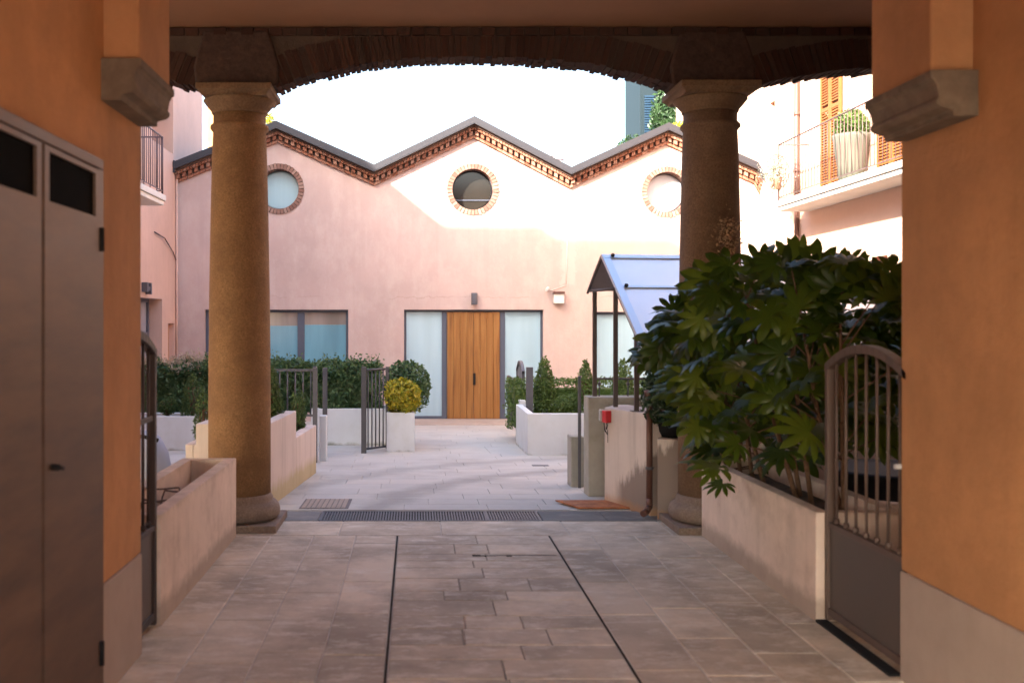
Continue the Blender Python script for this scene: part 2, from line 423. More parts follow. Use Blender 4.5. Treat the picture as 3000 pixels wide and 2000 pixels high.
def court():
    n = N('courtyard_stone_setts'); c = (.465, .45, .42)
    t = n.ramp(n.isl, [(0, sc(c, .94)), (.5, c), (1, sc((c[0]*1.02, c[1]*.99, c[2]*.96), 1.04))])
    g = n.noise(1, 6, .7, n.scale(n.pos, (2.2, 9, 1))); f = n.noise(1.1, 8, .66)
    col = n.mix(n.math('MULTIPLY', n.ramp(g, [(.5, 0.0), (.7, 1.0)]), .35), t, (.57, .55, .51))
    col = n.mix(n.math('MULTIPLY', n.ramp(f, [(.48, 0.0), (.7, 1.0)]), .4), col, (.26, .235, .21))
    X, Y, Z = n.xyz()
    # tyre-worn curved bands
    e = n.math('MULTIPLY', n.math('SUBTRACT', n.noise(2, 5, .7), .5), .55)
    dx = n.math('SUBTRACT', X, 3.2); dy = n.math('SUBTRACT', Y, 8.4)
    rr = n.math('ADD', n.math('SQRT', n.math('ADD', n.math('MULTIPLY', dx, dx), n.math('MULTIPLY', dy, dy))), e)
    for r0, a in ((3.55, .5), (4.7, .38)):
        m = n.ramp(n.math('ABSOLUTE', n.math('SUBTRACT', rr, r0)), [(.06, 1.0), (.26, 0.0)])
        col = n.mix(n.math('MULTIPLY', m, a), col, (.19, .18, .17))
    # pinkish threshold dirt near the door
    p = n.ramp(n.math('SUBTRACT', Y, n.math('ADD', 17.0, e)), [(.0, 0.0), (1.0, 1.0)])
    col = n.mix(n.math('MULTIPLY', p, .3), col, (.34, .26, .22))
    n.bump(n.math('ADD', n.noise(45, 4, .7), g), .3, .005)
    return n.done(col, .75, 0, .3)
M['court'] = court()
M['darkstone'] = paving('threshold_dark_stone', (.19, .185, .18), (.12, .12, .12), (.30, .28, .26))
M['step'] = paving('door_step_stone', (.44, .34, .28), (.34, .26, .21), (.52, .42, .35))

# ================================================================ SETTING: ground
def slabs(rects, mat, name, zf, joint=.006, ch=.004, drop=.02, jit=.0012):
    mb = MB()
    for (x0, x1, y0, y1) in rects:
        j = joint*random.uniform(.5, 1.3)/2; h = random.uniform(-jit, jit)
        x0 += j; x1 -= j; y0 += j; y1 -= j
        if x1-x0 < .02 or y1-y0 < .02: continue
        def ring(i, dz): return [(a, b, zf(b)+h+dz) for a, b in ((x0+i, y0+i), (x1-i, y0+i), (x1-i, y1-i), (x0+i, y1-i))]
        vs = ring(0, -drop)+ring(0, -ch)+ring(ch, 0)
        fs = [(k*4+i, k*4+(i+1) % 4, k*4+4+(i+1) % 4, k*4+4+i) for k in range(2) for i in range(4)]+[(8, 9, 10, 11)]
        mb.add(vs, fs)
    return mb.build(name, mat, kind='structure')
# ground sheet reaching the horizon, following the fall of the courtyard
gm = MB(); ys = [-600, -30, 0, 8.7, 12, 16, 20.5, 60, 900]
for a, b in zip(ys, ys[1:]):
    gm.add([(-700, a, gz(a)-.03), (700, a, gz(a)-.03), (700, b, gz(b)-.03), (-700, b, gz(b)-.03)], [(0, 1, 2, 3)])
gm.build('ground', M['ground'], fix=False, kind='structure')
# passage floor: lanes along the passage, courses across the middle band
rs = []
for (a, b) in [(-2.42, -2.09), (-2.09, -1.77), (-1.77, -1.44), (-1.44, -1.115), (-1.115, -.79), (-.79, -.462), (-.462, -.149), (1.040, 1.36), (1.36, 1.69), (1.69, 2.02), (2.02, 2.36), (2.36, 2.7), (2.7, 3.05)]:
    y = -1.0+random.uniform(-.6, 0)
    while y < 7.72:
        L = random.choice([.42, .55, .7, .9, 1.1]); y2 = min(7.72, y+L)
        if 7.72-y2 < .25: y2 = 7.72
        rs.append((a, b, y, y2)); y = y2
y = -1.0
k = 0
while y < 7.72:
    L = random.choice([.2, .24, .27, .31, .22]); y2 = min(7.72, y+L)
    if 7.72-y2 < .15: y2 = 7.72
    m = .46+random.uniform(-.07, .07)+(.0 if k % 2 else .03)
    cuts = [-.136, m, 1.028]
    if random.random() < .22: cuts = [-.136, .2+random.uniform(-.05, .1), .62+random.uniform(-.1, .1), 1.028]
    for a, b in zip(cuts, cuts[1:]): rs.append((a, b, y, y2))
    y = y2; k += 1
x = -2.4
while x < 3.05:
    L = random.choice([.6, .8, 1.0]); rs.append((x, min(3.05, x+L), 7.72, 8.28)); x += L
slabs(rs, M['slab'], 'passage_floor', lambda y: 0.0, joint=.009, ch=.004)
MB().box(-2.5, 3.1, -1.6, 8.28, -.026, -.006).build('passage_floor_bed', M['jointlight'], kind='structure')
MB().box(-.13, 1.022, -1.6, 7.71, -.0059, -.0052).build('passage_floor_course_bed', M['jointbrown'], kind='structure')
for xx in (-.1425, 1.034):
    MB().box(xx-.0065, xx+.0065, -1.6, 7.73, -.0059, -.0045).build('passage_floor_border_joint', M['joint'], kind='structure')
m = MB()
for (xa_, xb_, ya_, yb_) in ((.40, .46, 7.03, 7.07), (.46, .57, 7.035, 7.05), (.64, .68, 7.02, 7.06), (.57, .64, 7.045, 7.055), (.68, 1.0, 7.05, 7.057)):
    m.box(xa_, xb_-.001, ya_, yb_, -.004, .0022)
m.build('passage_floor_chips', M['joint'], kind='structure')
# courtyard setts
rs = []
y = 8.78
while y < 20.0:
    L = .34+random.uniform(-.03, .05); x = -6.2+random.uniform(-.5, 0)
    while x < 7.2:
        Wd = random.uniform(.45, .85); rs.append((x, x+Wd, y, y+L)); x += Wd
    y += L
slabs(rs, M['court'], 'courtyard_paving', gz, joint=.003, ch=.0025, jit=.0006)
gm = MB()
for a, b in ((8.7, 20.4),):
    gm.add([(-6.5, a, gz(a)-.009), (7.4, a, gz(a)-.009), (7.4, b, gz(b)-.009), (-6.5, b, gz(b)-.009)], [(0, 1, 2, 3)])
gm.build('courtyard_joint_bed', M['ground'], fix=False, kind='structure')
# threshold strip with drain grate
rs = [(-2.4, -1.25, 8.3, 8.72), (-1.25, -.82, 8.3, 8.72), (1.06, 1.6, 8.3, 8.72), (1.6, 2.2, 8.3, 8.72), (2.2, 3.05, 8.3, 8.72)]
slabs(rs, M['darkstone'], 'threshold_strip', lambda y: 0.0)
MB().box(-2.5, 3.1, 8.28, 8.78, -.029, -.022).build('threshold_gap', M['black'], kind='structure')
dg = thing('drain_grate', (0, 8.5, 0), 'long slotted grey steel drain grate crossing the end of the passage floor', 'drain grate')
m = MB(); x = -.80
while x < 1.04:
    m.box(x, x+.0115, 8.32, 8.70, -.018, -.002); x += .0235
m.build('grate_bars', M['greymetal'], dg)
m = MB(); m.box(-.81, 1.05, 8.305, 8.32, -.02, 0.0); m.box(-.81, 1.05, 8.70, 8.715, -.02, 0.0)
for xx in (-.815, -.33, .14, .6, 1.04): m.box(xx, xx+.012, 8.3205, 8.6995, -.02, .0005)
m.build('grate_frame', M['greymetal'], dg)

# ================================================================ covered passage building
pb = thing('passage_building', (0, 0, 0), 'orange plastered covered passage with brick arcade framing the courtyard', 'building')
XL, XR = -1.37, 2.25
def panel(name, x0, x1, y0, y1, z0, z1, mat, lab=None, bevel=0):
    o = MB().box(x0, x1, y0, y1, z0, z1).build(name, mat, pb, bevel=bevel)
    if lab: o['label'] = lab
    return o
panel('passage_wall', -1.9, XL, -1.6, 4.97, .5, 4.02, M['orange'], bevel=.012)
panel('wall_dado', -1.9, XL+.004, -1.6, 4.974, -.02, .4995, M['dado'], bevel=.01)
panel('passage_wall', XR, 2.8, -1.6, 4.62, .5, 4.02, M['orange'], bevel=.012)
panel('wall_dado', XR-.004, 2.8, -1.6, 4.624, -.02, .4995, M['dado'], bevel=.01)
panel('portico_wall', -4.74, -1.902, 4.5, 4.96, -.02, 4.02, M['orange'])
panel('portico_wall', 2.802, 6.8, 4.2, 4.61, -.02, 4.02, M['orange'])
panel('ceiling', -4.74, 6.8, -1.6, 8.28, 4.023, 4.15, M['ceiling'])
def corbel(x_wall, x_out, y0, y1, sgn, dz=0.0, name='corbel'):
    # moulded stone bracket under each pilaster; profile steps back towards the wall
    o = x_out+sgn*(-.012)
    prof = [(0, 2.80), (1.06, 2.80), (1.06, 2.765), (.98, 2.76), (.97, 2.748), (.93, 2.742), (.90, 2.715), (.88, 2.69), (.93, 2.685), (.93, 2.668), (.84, 2.652), (.70, 2.646), (.58, 2.64), (.58, 2.616), (0, 2.616)]
    prof = [(u_, v_+dz) for u_, v_ in prof]
    L = x_out-x_wall
    m = MB().prism([(x_wall-sgn*.0+L*a, z) for a, z in prof], y0-.03, y1+.02, 'y')
    return m.build(name, M['corbelst'], pb, bevel=.006)
panel('pilaster', XL-.05, -1.215, 4.37, 4.92, 2.803, 4.02, M['orange'], bevel=.012)
panel('pilaster', 2.08, XR+.05, 4.02, 4.55, 2.663, 4.02, M['orange'], bevel=.012)
corbel(XL-.01, -1.205, 4.36, 4.91, 1); corbel(XR+.01, 2.07, 4.01, 4.55, -1, -.14)
panel('added_light_blocker', -1.369, 2.249, -1.6, -1.3, 3.1, 4.02, M['orange'])  # unseen panel added to keep rear light off upper walls and ceiling
# cross beam between the pilasters, above the frame
panel('cross_beam', -1.214, 2.079, 4.2, 4.85, 3.5, 4.02, M['orange'])
# mass of the building above
panel('upper_storey', -5.3, 6.8, -1.6, 8.3, 4.152, 6.0, M['orange'])
panel('upper_storey', -7.9, -5.302, -1.6, 8.3, 4.152, 11.65, M['orange'])
panel('upper_storey', -14, -7.902, -1.6, 8.3, 4.152, 11.9, M['orange'])
# brick arcade in the plane of the columns
XC = (-1.44, 2.385); YF, YB = 8.0, 8.27
SPR, RISE, TOP = 3.54, .235, 4.02
arches = [(-4.74, -1.78), (-1.12, 2.10), (2.70, 6.0)]
def az(a, b, x, rise=RISE):
    u = abs((x-(a+b)/2)/((b-a)/2)); return SPR+rise*(1-u**2.6)
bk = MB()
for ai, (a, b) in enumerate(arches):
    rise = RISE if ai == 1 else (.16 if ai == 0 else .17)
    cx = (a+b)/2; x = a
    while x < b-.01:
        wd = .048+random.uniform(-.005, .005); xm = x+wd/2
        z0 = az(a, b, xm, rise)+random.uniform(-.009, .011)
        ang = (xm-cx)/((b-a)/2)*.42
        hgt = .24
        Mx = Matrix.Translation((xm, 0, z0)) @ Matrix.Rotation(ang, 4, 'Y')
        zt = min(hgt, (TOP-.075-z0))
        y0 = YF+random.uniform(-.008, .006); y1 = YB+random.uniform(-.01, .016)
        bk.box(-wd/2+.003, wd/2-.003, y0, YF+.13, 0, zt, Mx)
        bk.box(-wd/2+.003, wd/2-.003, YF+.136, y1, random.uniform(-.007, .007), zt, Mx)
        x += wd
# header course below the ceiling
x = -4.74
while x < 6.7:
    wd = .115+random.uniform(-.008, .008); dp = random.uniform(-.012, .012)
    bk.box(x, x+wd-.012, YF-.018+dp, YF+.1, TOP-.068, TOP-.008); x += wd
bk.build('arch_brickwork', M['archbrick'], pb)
poly = [(-4.74, TOP), (-4.74, SPR+.05)]
mort = []
for ai, (a, b) in enumerate(arches):
    rise = RISE if ai == 1 else (.16 if ai == 0 else .17)
    for i in range(33):
        x = a+(b-a)*i/32; mort.append((x, az(a, b, x, rise)+.016))
poly = [(-4.74, TOP)]+mort+[(6.8, SPR+.02), (6.8, TOP)]
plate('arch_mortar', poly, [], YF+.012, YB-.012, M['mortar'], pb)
for cx in XC:
    m = MB()
    pr = [(-.325, 3.545), (.335, 3.545), (.345, 3.70), (.30, 3.86), (.25, 3.99), (-.26, 3.99), (-.30, 3.86), (-.345, 3.70)]
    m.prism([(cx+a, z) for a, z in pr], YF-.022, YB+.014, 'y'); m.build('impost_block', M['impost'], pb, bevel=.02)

# ---------------------------------------------------------------- columns
def column(cx, cy, lab):
    t = thing('stone_column', (cx, cy, 0), lab, 'column', 'granite columns carrying the brick arches')
    MB().box(cx-.345, cx+.345, cy-.345, cy+.345, -.01, .055).build('plinth', M['basegran'], t, bevel=.008)
    gm_ = M['granite'] if cx < 0 else M['granite_shaded']
    pr = [(.28, .056), (.305, .062), (.325, .09), (.33, .125), (.32, .165), (.295, .195), (.272, .203), (.272, .228), (.262, .24), (.256, .262)]
    MB().lathe(pr, (cx, cy, 0), 56).build('base_torus', M['basegran'], t)
    pr = [(.252, .263), (.252, .9), (.250, 1.3), (.244, 1.9), (.234, 2.5), (.222, 3.0), (.213, 3.195), (.222, 3.205), (.236, 3.222), (.236, 3.242), (.222, 3.256), (.212, 3.262), (.212, 3.335)]
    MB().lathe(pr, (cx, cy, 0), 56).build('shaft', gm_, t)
    cw = .90 if cx < 0 else .95
    m = MB(); m.lathe([(.212, 3.336), (.225, 3.345), (.225, 3.362), (.245, 3.385), (.275, 3.42), (.292, 3.442), (.292, 3.45)], (cx, cy, 0), 56)
    def sq(h, z):
        h *= cw; return [(cx-h, cy-h, z), (cx+h, cy-h, z), (cx+h, cy+h, z), (cx-h, cy+h, z)]
    lv = [(.285, 3.4502), (.295, 3.47), (.318, 3.488), (.33, 3.49), (.33, 3.54)]
    vs = []; fs = []
    for h, z in lv: vs += sq(h, z)
    for k in range(len(lv)-1): fs += [(k*4+i, k*4+(i+1) % 4, k*4+4+(i+1) % 4, k*4+4+i) for i in range(4)]
    n4 = (len(lv)-1)*4; fs += [(n4, n4+1, n4+2, n4+3), (3, 2, 1, 0)]
    m.add(vs, fs); m.build('capital', M['capital'], t, bevel=.006)
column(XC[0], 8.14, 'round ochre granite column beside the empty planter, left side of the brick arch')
column(XC[1], 8.07, 'granite column, shade put into its colour, rising out of the big-leaved shrub, right side of the arch')

# ---------------------------------------------------------------- steel cabinet on left wall
cb = thing('steel_cabinet', (-1.34, 3.8, 0), 'tall bronze brown metal cabinet built into the orange wall near left pier', 'cabinet')
m = MB(); xf = -1.338
m.box(XL-.02, xf, 2.4, 4.27, 2.30, 2.345); m.box(XL-.02, xf, 4.20, 4.27, .1, 2.2995); m.box(XL-.02, xf, 2.4, 4.1995, .05, .0995)
m.build('cabinet_frame', M['cabinet'], cb, bevel=.004)
def cdoor(y0, y1):
    d = plate('cabinet_door', rect(y0, y1, .12, 2.29), [rect(y0+.045, y1-.045, 2.09, 2.27)], xf-.02, xf+.006, M['cabinet'], cb, 'x')
    MB().box(xf-.018, xf-.006, y0+.04, y1-.04, 2.08, 2.28).build('vent_mesh', M['ventdark'], d)
    return d
d1 = cdoor(3.575, 4.19); d2 = cdoor(2.93, 3.545)
m = MB(); m.bar((xf+.006, 3.64, 1.12), (xf+.035, 3.64, 1.12), .012, 10); m.bar((xf+.035, 3.625, 1.125), (xf+.035, 3.675, 1.112), .008, 8)
m.build('knob', M['black'], d1)
for z in (2.0, .25): MB().bar((xf+.008, 4.215, z-.05), (xf+.008, 4.215, z+.05), .012, 8).build('hinge', M['black'], cb)

# ---------------------------------------------------------------- passage planters
def trough(x0, x1, y0, y1, z0, z1, t, mat, soil, name, lab, cat='planter', group=None, bevel=.006):
    o = thing(name, ((x0+x1)/2, (y0+y1)/2, z0), lab, cat, group)
    m = MB()
    m.box(x0, x0+t, y0, y1, z0, z1); m.box(x1-t, x1, y0, y1, z0, z1)
    m.box(x0+t, x1-t, y0, y0+t, z0, z1); m.box(x0+t, x1-t, y1-t, y1, z0, z1)
    # join as a clean ring
    m = MB(); A = [(x0, y0), (x1, y0), (x1, y1), (x0, y1)]; B = [(x0+t, y0+t), (x1-t, y0+t), (x1-t, y1-t), (x0+t, y1-t)]
    vs = [(a, b, z) for (z, L) in ((z0, A), (z1, A), (z1, B), (soil-.03, B)) for a, b in L]
    m.add(vs, [(k*4+i, k*4+(i+1) % 4, k*4+4+(i+1) % 4, k*4+4+i) for k in range(3) for i in range(4)])
    m.build('trough', mat, o, bevel=bevel)
    s = MB(); nx, ny = 6, 14
    vs = [(x0+t-.002+(x1-x0-2*t+.004)*i/nx, y0+t-.002+(y1-y0-2*t+.004)*j/ny, soil+random.uniform(-.012, .012)) for j in range(ny+1) for i in range(nx+1)]
    s.add(vs, [(j*(nx+1)+i, j*(nx+1)+i+1, (j+1)*(nx+1)+i+1, (j+1)*(nx+1)+i) for j in range(ny) for i in range(nx)], True)
    s.build('soil', M['soil'], o, fix=False)
    return o
trough(-1.80, -1.385, 5.41, 7.68, -.01, .605, .085, M['pinkplanter'], .10, 'long_planter', 'long pinkish plastered planter without plants, beside the left column')
trough(2.21, 2.72, 5.50, 7.70, -.01, .60, .08, M['pinkplanter'], .50, 'long_planter', 'long pinkish plastered planter holding the big-leaved shrub, right of passage')
# wire hoops standing in the empty planter
wh = MB()
for yy, h, xo in ((5.75, .34, 0), (6.05, .30, .03), (6.3, .33, -.02), (6.62, .26, .02)):
    pts = [(-1.72+xo+.13*(1-math.cos(math.pi*i/10)), yy+.03*math.sin(i), .27+h*min(1, 2.2*math.sin(math.pi*i/10))**.6) for i in range(11)]
    wh.path(pts, .006, 6)
wh.path([(-1.72, 5.7, .42), (-1.6, 6.1, .40), (-1.7, 6.7, .42)], .005, 6)
wh.build('wire_hoops', M['brownmetal'], label='rusty wire plant hoops standing inside the empty left planter', cat='plant support')

# ---------------------------------------------------------------- foreground gates
def arch_gate(name, x, y0, y1, z0, zs, zp, zpan, mat, panmat, lab, bars=7, zmid=None, latch=True):
    g = thing(name, (x, y1, 0), lab, 'gate')
    t = .022; m = MB(); n = 14
    f = lambda y: zs+(zp-zs)*(1-((y-(y0+y1)/2)/((y1-y0)/2))**2)
    m.box(x-t, x+t, y0, y0+.035, z0, f(y0+.03)); m.box(x-t, x+t, y1-.0345, y1+.001, z0, f(y1-.03))
    L = [y0+(y1-y0)*i/n for i in range(n+1)]
    top = [(yy, f(yy)+.012) for yy in L]; bot = [(yy, f(yy)-.035) for yy in reversed(L)]
    for i in range(n):
        ya, yb = L[i], L[i+1]
        m.add([(xx, yy, zz) for xx in (x-t-.003, x+t+.003) for (yy, zz) in ((ya, f(ya)-.033), (yb, f(yb)-.033), (yb, f(yb)+.012), (ya, f(ya)+.012))],
              [(0, 1, 2, 3), (7, 6, 5, 4), (3, 2, 6, 7), (0, 4, 5, 1), (0, 3, 7, 4), (1, 5, 6, 2)])
    m.box(x-t+.003, x+t-.003, y0+.035, y1-.035, zpan, zpan+.03)
    m.box(x-t+.003, x+t-.003, y0+.035, y1-.035, z0+.03, z0+.07)
    if zmid: m.box(x-.012, x+.012, y0+.035, y1-.035, zmid, zmid+.028)
    m.build('gate_frame', mat, g, bevel=.003)
    for i in range(bars):
        yy = y0+.035+(y1-y0-.07)*(i+.6)/(bars+.2)
        b = MB(); b.bar((x, yy, zpan+.0295), (x, yy, f(yy)-.033), .0085, 8); b.lathe([(.013, zpan+.031), (.016, zpan+.045), (.013, zpan+.06)], (x, yy, 0), 10)
        b.build('gate_bar', mat, g)
    MB().box(x-.006, x+.006, y0+.0355, y1-.0355, z0+.07, zpan).build('lower_panel', panmat, g)
    if latch:
        MB().bar((x-.05, y0+.055, .98), (x+.05, y0+.055, .98), .012, 8).build('latch', M['greybox'], g)
    return g
M['gatedark'] = simple('gate_dark_paint', (.035, .022, .02), .5, 0, .4, .12)
M['gatetop'] = simple('gate_brown_paint', (.095, .062, .05), .55, 0, .5, .12)
M['gatepan'] = simple('gate_panel_sheet', (.085, .068, .06), .5, .1, .5, .12, 3)
arch_gate('arched_gate', 2.275, 4.57, 5.485, .02, 1.41, 1.525, .53, M['gatetop'], M['gatepan'], 'arched brown steel gate between the right pier and the leafy planter')
arch_gate('arched_gate', -1.425, 4.60, 5.395, .02, 1.49, 1.60, .53, M['gatedark'], M['gatepan'], 'arched dark steel gate between the left pier and the empty planter', zmid=1.12)
MB().box(2.205, 2.265, 4.64, 5.49, .0, .015).build('gate_sill', M['black'], label='dark steel floor strip beneath the right arched gate', cat='sill')

# ================================================================ FACADE BUILDING
YW = 19.7
def fx(x): return (x-PX)/F*YW
def fz(y): return EYE-(y-PY)/F*YW
fb = thing('pink_house', (0, YW, -.3), 'pink gabled house with three round windows and a wooden double door', 'building')
# roof line (top of flashing), then the wall under the cornice
yr = YW-.30
def rx(x): return (x-PX)/F*yr
def rz(y): return EYE-(y-PY)/F*yr
RL = [(rx(398), rz(372)), (rx(634), rz(277)), (rx(859), rz(377)), (rx(1090), rz(266)), (rx(1313), rz(383)), (rx(1537), rz(281)), (rx(1742), rz(372)), (rx(1800), rz(398))]
RL = [(-4.74, RL[0][1])]+RL[1:-1]+[(6.8, RL[-1][1])]
wl = [(x, z-.14) for x, z in RL]
DB, DT = -.27, fz(711)
outer = [(-4.74, -.5)]+[(6.8, -.5)]+[(x, z) for x, z in reversed(wl)]
W1 = (fx(470), fx(800)); W2 = (fx(928), fx(1248)); W3 = (fx(1365), fx(1690))
RW = [(fx(640), fz(434), .40), (fx(1086), fz(435), .41), (fx(1532), fz(441), .40)]
holes = [rect(W1[0], W1[1], -.1, DT), rect(W2[0], W2[1], DB, DT), rect(W3[0], W3[1], -.1, fz(716))]+[circle(x, z, r) for x, z, r in RW]
plate('facade_wall', outer, holes, YW, YW+.42, M['facade'], fb)
# brick rings round the round windows, bull's eye panes
for k, (x, z, r) in enumerate(RW):
    wnd = MB().lathe([(r+.02, 0), (r+.02, .05), (r-.035, .05), (r-.035, 0)], n=48)
    wnd.v = [(x+a, YW+.20+c, z+b) for a, b, c in wnd.v]; wnd.f = [f for f in wnd.f if len(f) == 4]; wnd.sm = [False]*len(wnd.f)
    wo = wnd.build('round_window', M['frame'], fb)
    m = MB(); vs = [(x+a, YW+.225, z+b) for a, b in circle(0, 0, r-.02)]; m.add(vs, [tuple(range(len(vs)))])
    vs2 = [(x+a, YW+.235, z+b) for a, b in circle(0, 0, r-.02)]; m.add(vs2, [tuple(range(len(vs2)))])
    m.build('pane', (M['cyanpane'], M['darkpane'], M['whitepane'])[k], wo, fix=False)
    if k == 1: MB().box(x-r+.03, x+r-.03, YW+.205, YW+.22, z-.20, z-.18).build('glazing_bar', M['frame'], wo)
    rb = MB(); nb = 42
    for i in range(nb):
        a = 2*math.pi*(i+.5)/nb; wd = 2*math.pi*(r+.05)/nb
        Mx = Matrix.Translation((x, YW, z)) @ Matrix.Rotation(-a, 4, 'Y')
        rb.box(r-.004, r+.105+random.uniform(-.006, .006), -.022+random.uniform(-.004, .004), .20, -wd/2+.009, wd/2-.009, Mx)
    rb.build('brick_ring', M['ringbrick'], wo)
    m = MB().lathe([(r-.002, 0), (r-.002, .19), (r+.10, .19), (r+.10, 0)], n=48)
    m.v = [(x+a, YW-.012+c, z+b) for a, b, c in m.v]; m.f = [f for f in m.f if len(f) == 4]; m.f += [tuple(i*1 for i in ((3*48+j), (3*48+(j+1) % 48), (j+1) % 48, j)) for j in range(48)]
    m.sm = [False]*len(m.f); m.build('ring_mortar', M['cormortar'], wo)
# cornice: stepped brick courses and dentils along each slope, then metal flashing
cor = MB(); cm_ = MB(); fl = MB(); rf = MB()
def sbox(mb, x0, z0, x1, z1, top, h, y0, y1):
    mb.add([(x0, y0, z0-top-h), (x1, y0, z1-top-h), (x1, y0, z1-top), (x0, y0, z0-top), (x0, y1, z0-top-h), (x1, y1, z1-top-h), (x1, y1, z1-top), (x0, y1, z0-top)],
           [(0, 1, 2, 3), (7, 6, 5, 4), (3, 2, 6, 7), (0, 4, 5, 1), (0, 3, 7, 4), (1, 5, 6, 2)])
for (x0, z0), (x1, z1) in zip(RL, RL[1:]):
    sbox(fl, x0, z0, x1, z1, 0, .125, yr, yr+.03)
    sbox(fl, x0, z0, x1, z1, .125, .02, yr+.004, yr+.05)
    sbox(rf, x0, z0, x1, z1, .02, .10, yr+.031, 27)
    sbox(cm_, x0, z0, x1, z1, .121, .06, YW-.20, YW-.001)
    sbox(cm_, x0, z0, x1, z1, .182, .155, YW-.04, YW-.001)
    L = math.hypot(x1-x0, z1-z0); n = int(L/.125)
    for i in range(n):
        a, b = i/n, (i+1)/n; e = .006/L
        P = lambda t: (x0+(x1-x0)*t, z0+(z1-z0)*t)
        for (aa, bb, top, h, dep) in ((a+e, (a+b)/2-e, .16, .075, .165), ((a+b)/2+e, b-e, .16, .075, .165), (a+(b-a)*.22, b-(b-a)*.22, .245, .075, .12), (a+e, b-e, .328, .055, .065)):
            (xa, za), (xb, zb) = P(aa), P(bb)
            sbox(cor, xa, za, xb, zb, top, h, YW-dep+random.uniform(-.006, .006), YW-.002)
cor.build('cornice_bricks', M['corbrick'], fb); cm_.build('cornice_mortar', M['cormortar'], fb)
fl.build('roof_flashing', M['rooftrim'], fb); rf.build('roof', M['rooftile'], fb)
MB().box(-4.73, -4.70, YW-.31, YW-.02, RL[0][1]-.2, RL[0][1]+.03).build('gutter_end', M['rooftrim'], fb)
# end walls and back
MB().box(-4.73, 6.79, 26.6, 27, -.5, 4.4).build('rear_wall', M['facade'], fb)
# windows
def win(name, x0, x1, z0, z1, mull, fr=.055, panes=()):
    yf = YW+.10; m = MB()
    m.box(x0, x1, yf, yf+.07, z1-fr, z1); m.box(x0, x0+fr, yf, yf+.07, z0, z1-fr-.0005); m.box(x1-fr, x1, yf, yf+.07, z0, z1-fr-.0005)
    m.box(x0+fr+.0005, x1-fr-.0005, yf, yf+.07, z0, z0+fr*1.3)
    for a, b in mull: m.box(a, b, yf-.004, yf+.069, z0+.002, z1-fr-.001)
    w_ = m.build(name, M['frame'], fb, bevel=.004)
    for (a, b, c, d, mt) in panes: MB().box(a, b, yf+.03, yf+.042, c, d).build('pane', mt, w_)
    return w_
x0, x1 = W1; zt = fz(748)
win('window', x0, x1, -.1, DT, [(fx(508), fx(520)), (fx(682), fx(698))], panes=[(x0+.03, fx(683), zt, DT-.03, M['frosttop']), (fx(697), x1-.03, zt+.02, DT-.03, M['frosttop']),
    (x0+.03, fx(683), -.09, zt-.001, M['frostteal']), (fx(697), x1-.03, -.09, zt+.019, M['frostteal'])])
x0, x1 = W2
win('door_frame', x0, x1, DB, DT, [(fx(1015), fx(1026.5)), (fx(1149), fx(1161))], fr=.045, panes=[(x0+.03, fx(1016), DB+.03, DT-.03, M['frost']), (fx(1160), x1-.03, DB+.03, DT-.03, M['frost'])])
x0, x1 = W3
win('window', x0, x1, -.1, fz(716), [(fx(1462), fx(1472)), (fx(1575), fx(1586))], panes=[(x0+.03, x1-.03, -.09, fz(716)-.03, M['frost'])])
for s in (0, 1):      # two door leaves of vertical planks
    a = fx(1027)+s*(fx(1149)-fx(1027))/2; wd = (fx(1149)-fx(1027))/2
    m = MB(); npk = 4
    for i in range(npk):
        m.box(a+.002+(wd-.004)*i/npk+.002, a+.002+(wd-.004)*(i+1)/npk-.002, YW+.075+random.uniform(0, .002), YW+.15, DB+.012, DT-.048)
    d = m.build('wooden_door', M['wood'], fb, bevel=.003)
    if s == 0:
        q = MB(); q.box(fx(1087), fx(1092.5), YW+.035, YW+.05, fz(884), fz(857)); q.box(fx(1088), fx(1091), YW+.05, YW+.0745, fz(880), fz(876)); q.box(fx(1088), fx(1091), YW+.05, YW+.0745, fz(865), fz(861))
        q.build('handle', M['black'], d)
MB().box(W2[0]-.02, W2[1]+.05, 18.72, YW+.1, -.33, DB+.004).build('door_step', M['step'], fb, bevel=.01)
# things on the facade wall
def on_wall(name, lab, cat, mb, mat, **kw): return mb.build(name, mat, label=lab, cat=cat, **kw)
m = MB(); m.lathe([(.058, -.12), (.062, -.10), (.062, .10), (.058, .115)], (fx(1089), YW-.09, fz(686)), 20); m.box(fx(1089)-.03, fx(1089)+.03, YW-.05, YW-.002, fz(686)-.05, fz(686)+.05)
on_wall('wall_lamp', 'grey cylinder wall lamp above the wooden door', 'lamp', m, M['greymetal'])
t = thing('heater_box', (fx(1282), YW-.1, fz(683)), 'white louvred box mounted on the wall right of the door', 'wall box')
c = fx(1282), fz(683)
MB().box(c[0]-.10, c[0]+.10, YW-.14, YW-.002, c[1]-.12, c[1]+.07).build('casing', M['slabwhite'], t, bevel=.006)
MB().box(c[0]-.11, c[0]+.11, YW-.17, YW-.002, c[1]+.0705, c[1]+.115).build('hood', M['pipe'], t, bevel=.003)
t = thing('security_camera', (fx(1255), YW-.1, fz(663)), 'small white security camera on the pink wall next to the louvred box', 'camera')
m = MB(); m.bar((fx(1255)-.02, YW-.17, fz(664)-.02), (fx(1255)+.03, YW-.05, fz(664)+.02), .03, 12); m.build('body', M['slabwhite'], t)
MB().bar((fx(1255)+.02, YW-.06, fz(664)), (fx(1255)+.03, YW-.002, fz(664)-.03), .012, 8).build('bracket', M['greybox'], t)
MB().box(fx(1262), fx(1274), YW-.02, YW-.002, fz(876), fz(864)).build('intercom', M['darkmetal'], bevel=.003, label='small dark intercom plate low on the wall right of the door', cat='intercom')
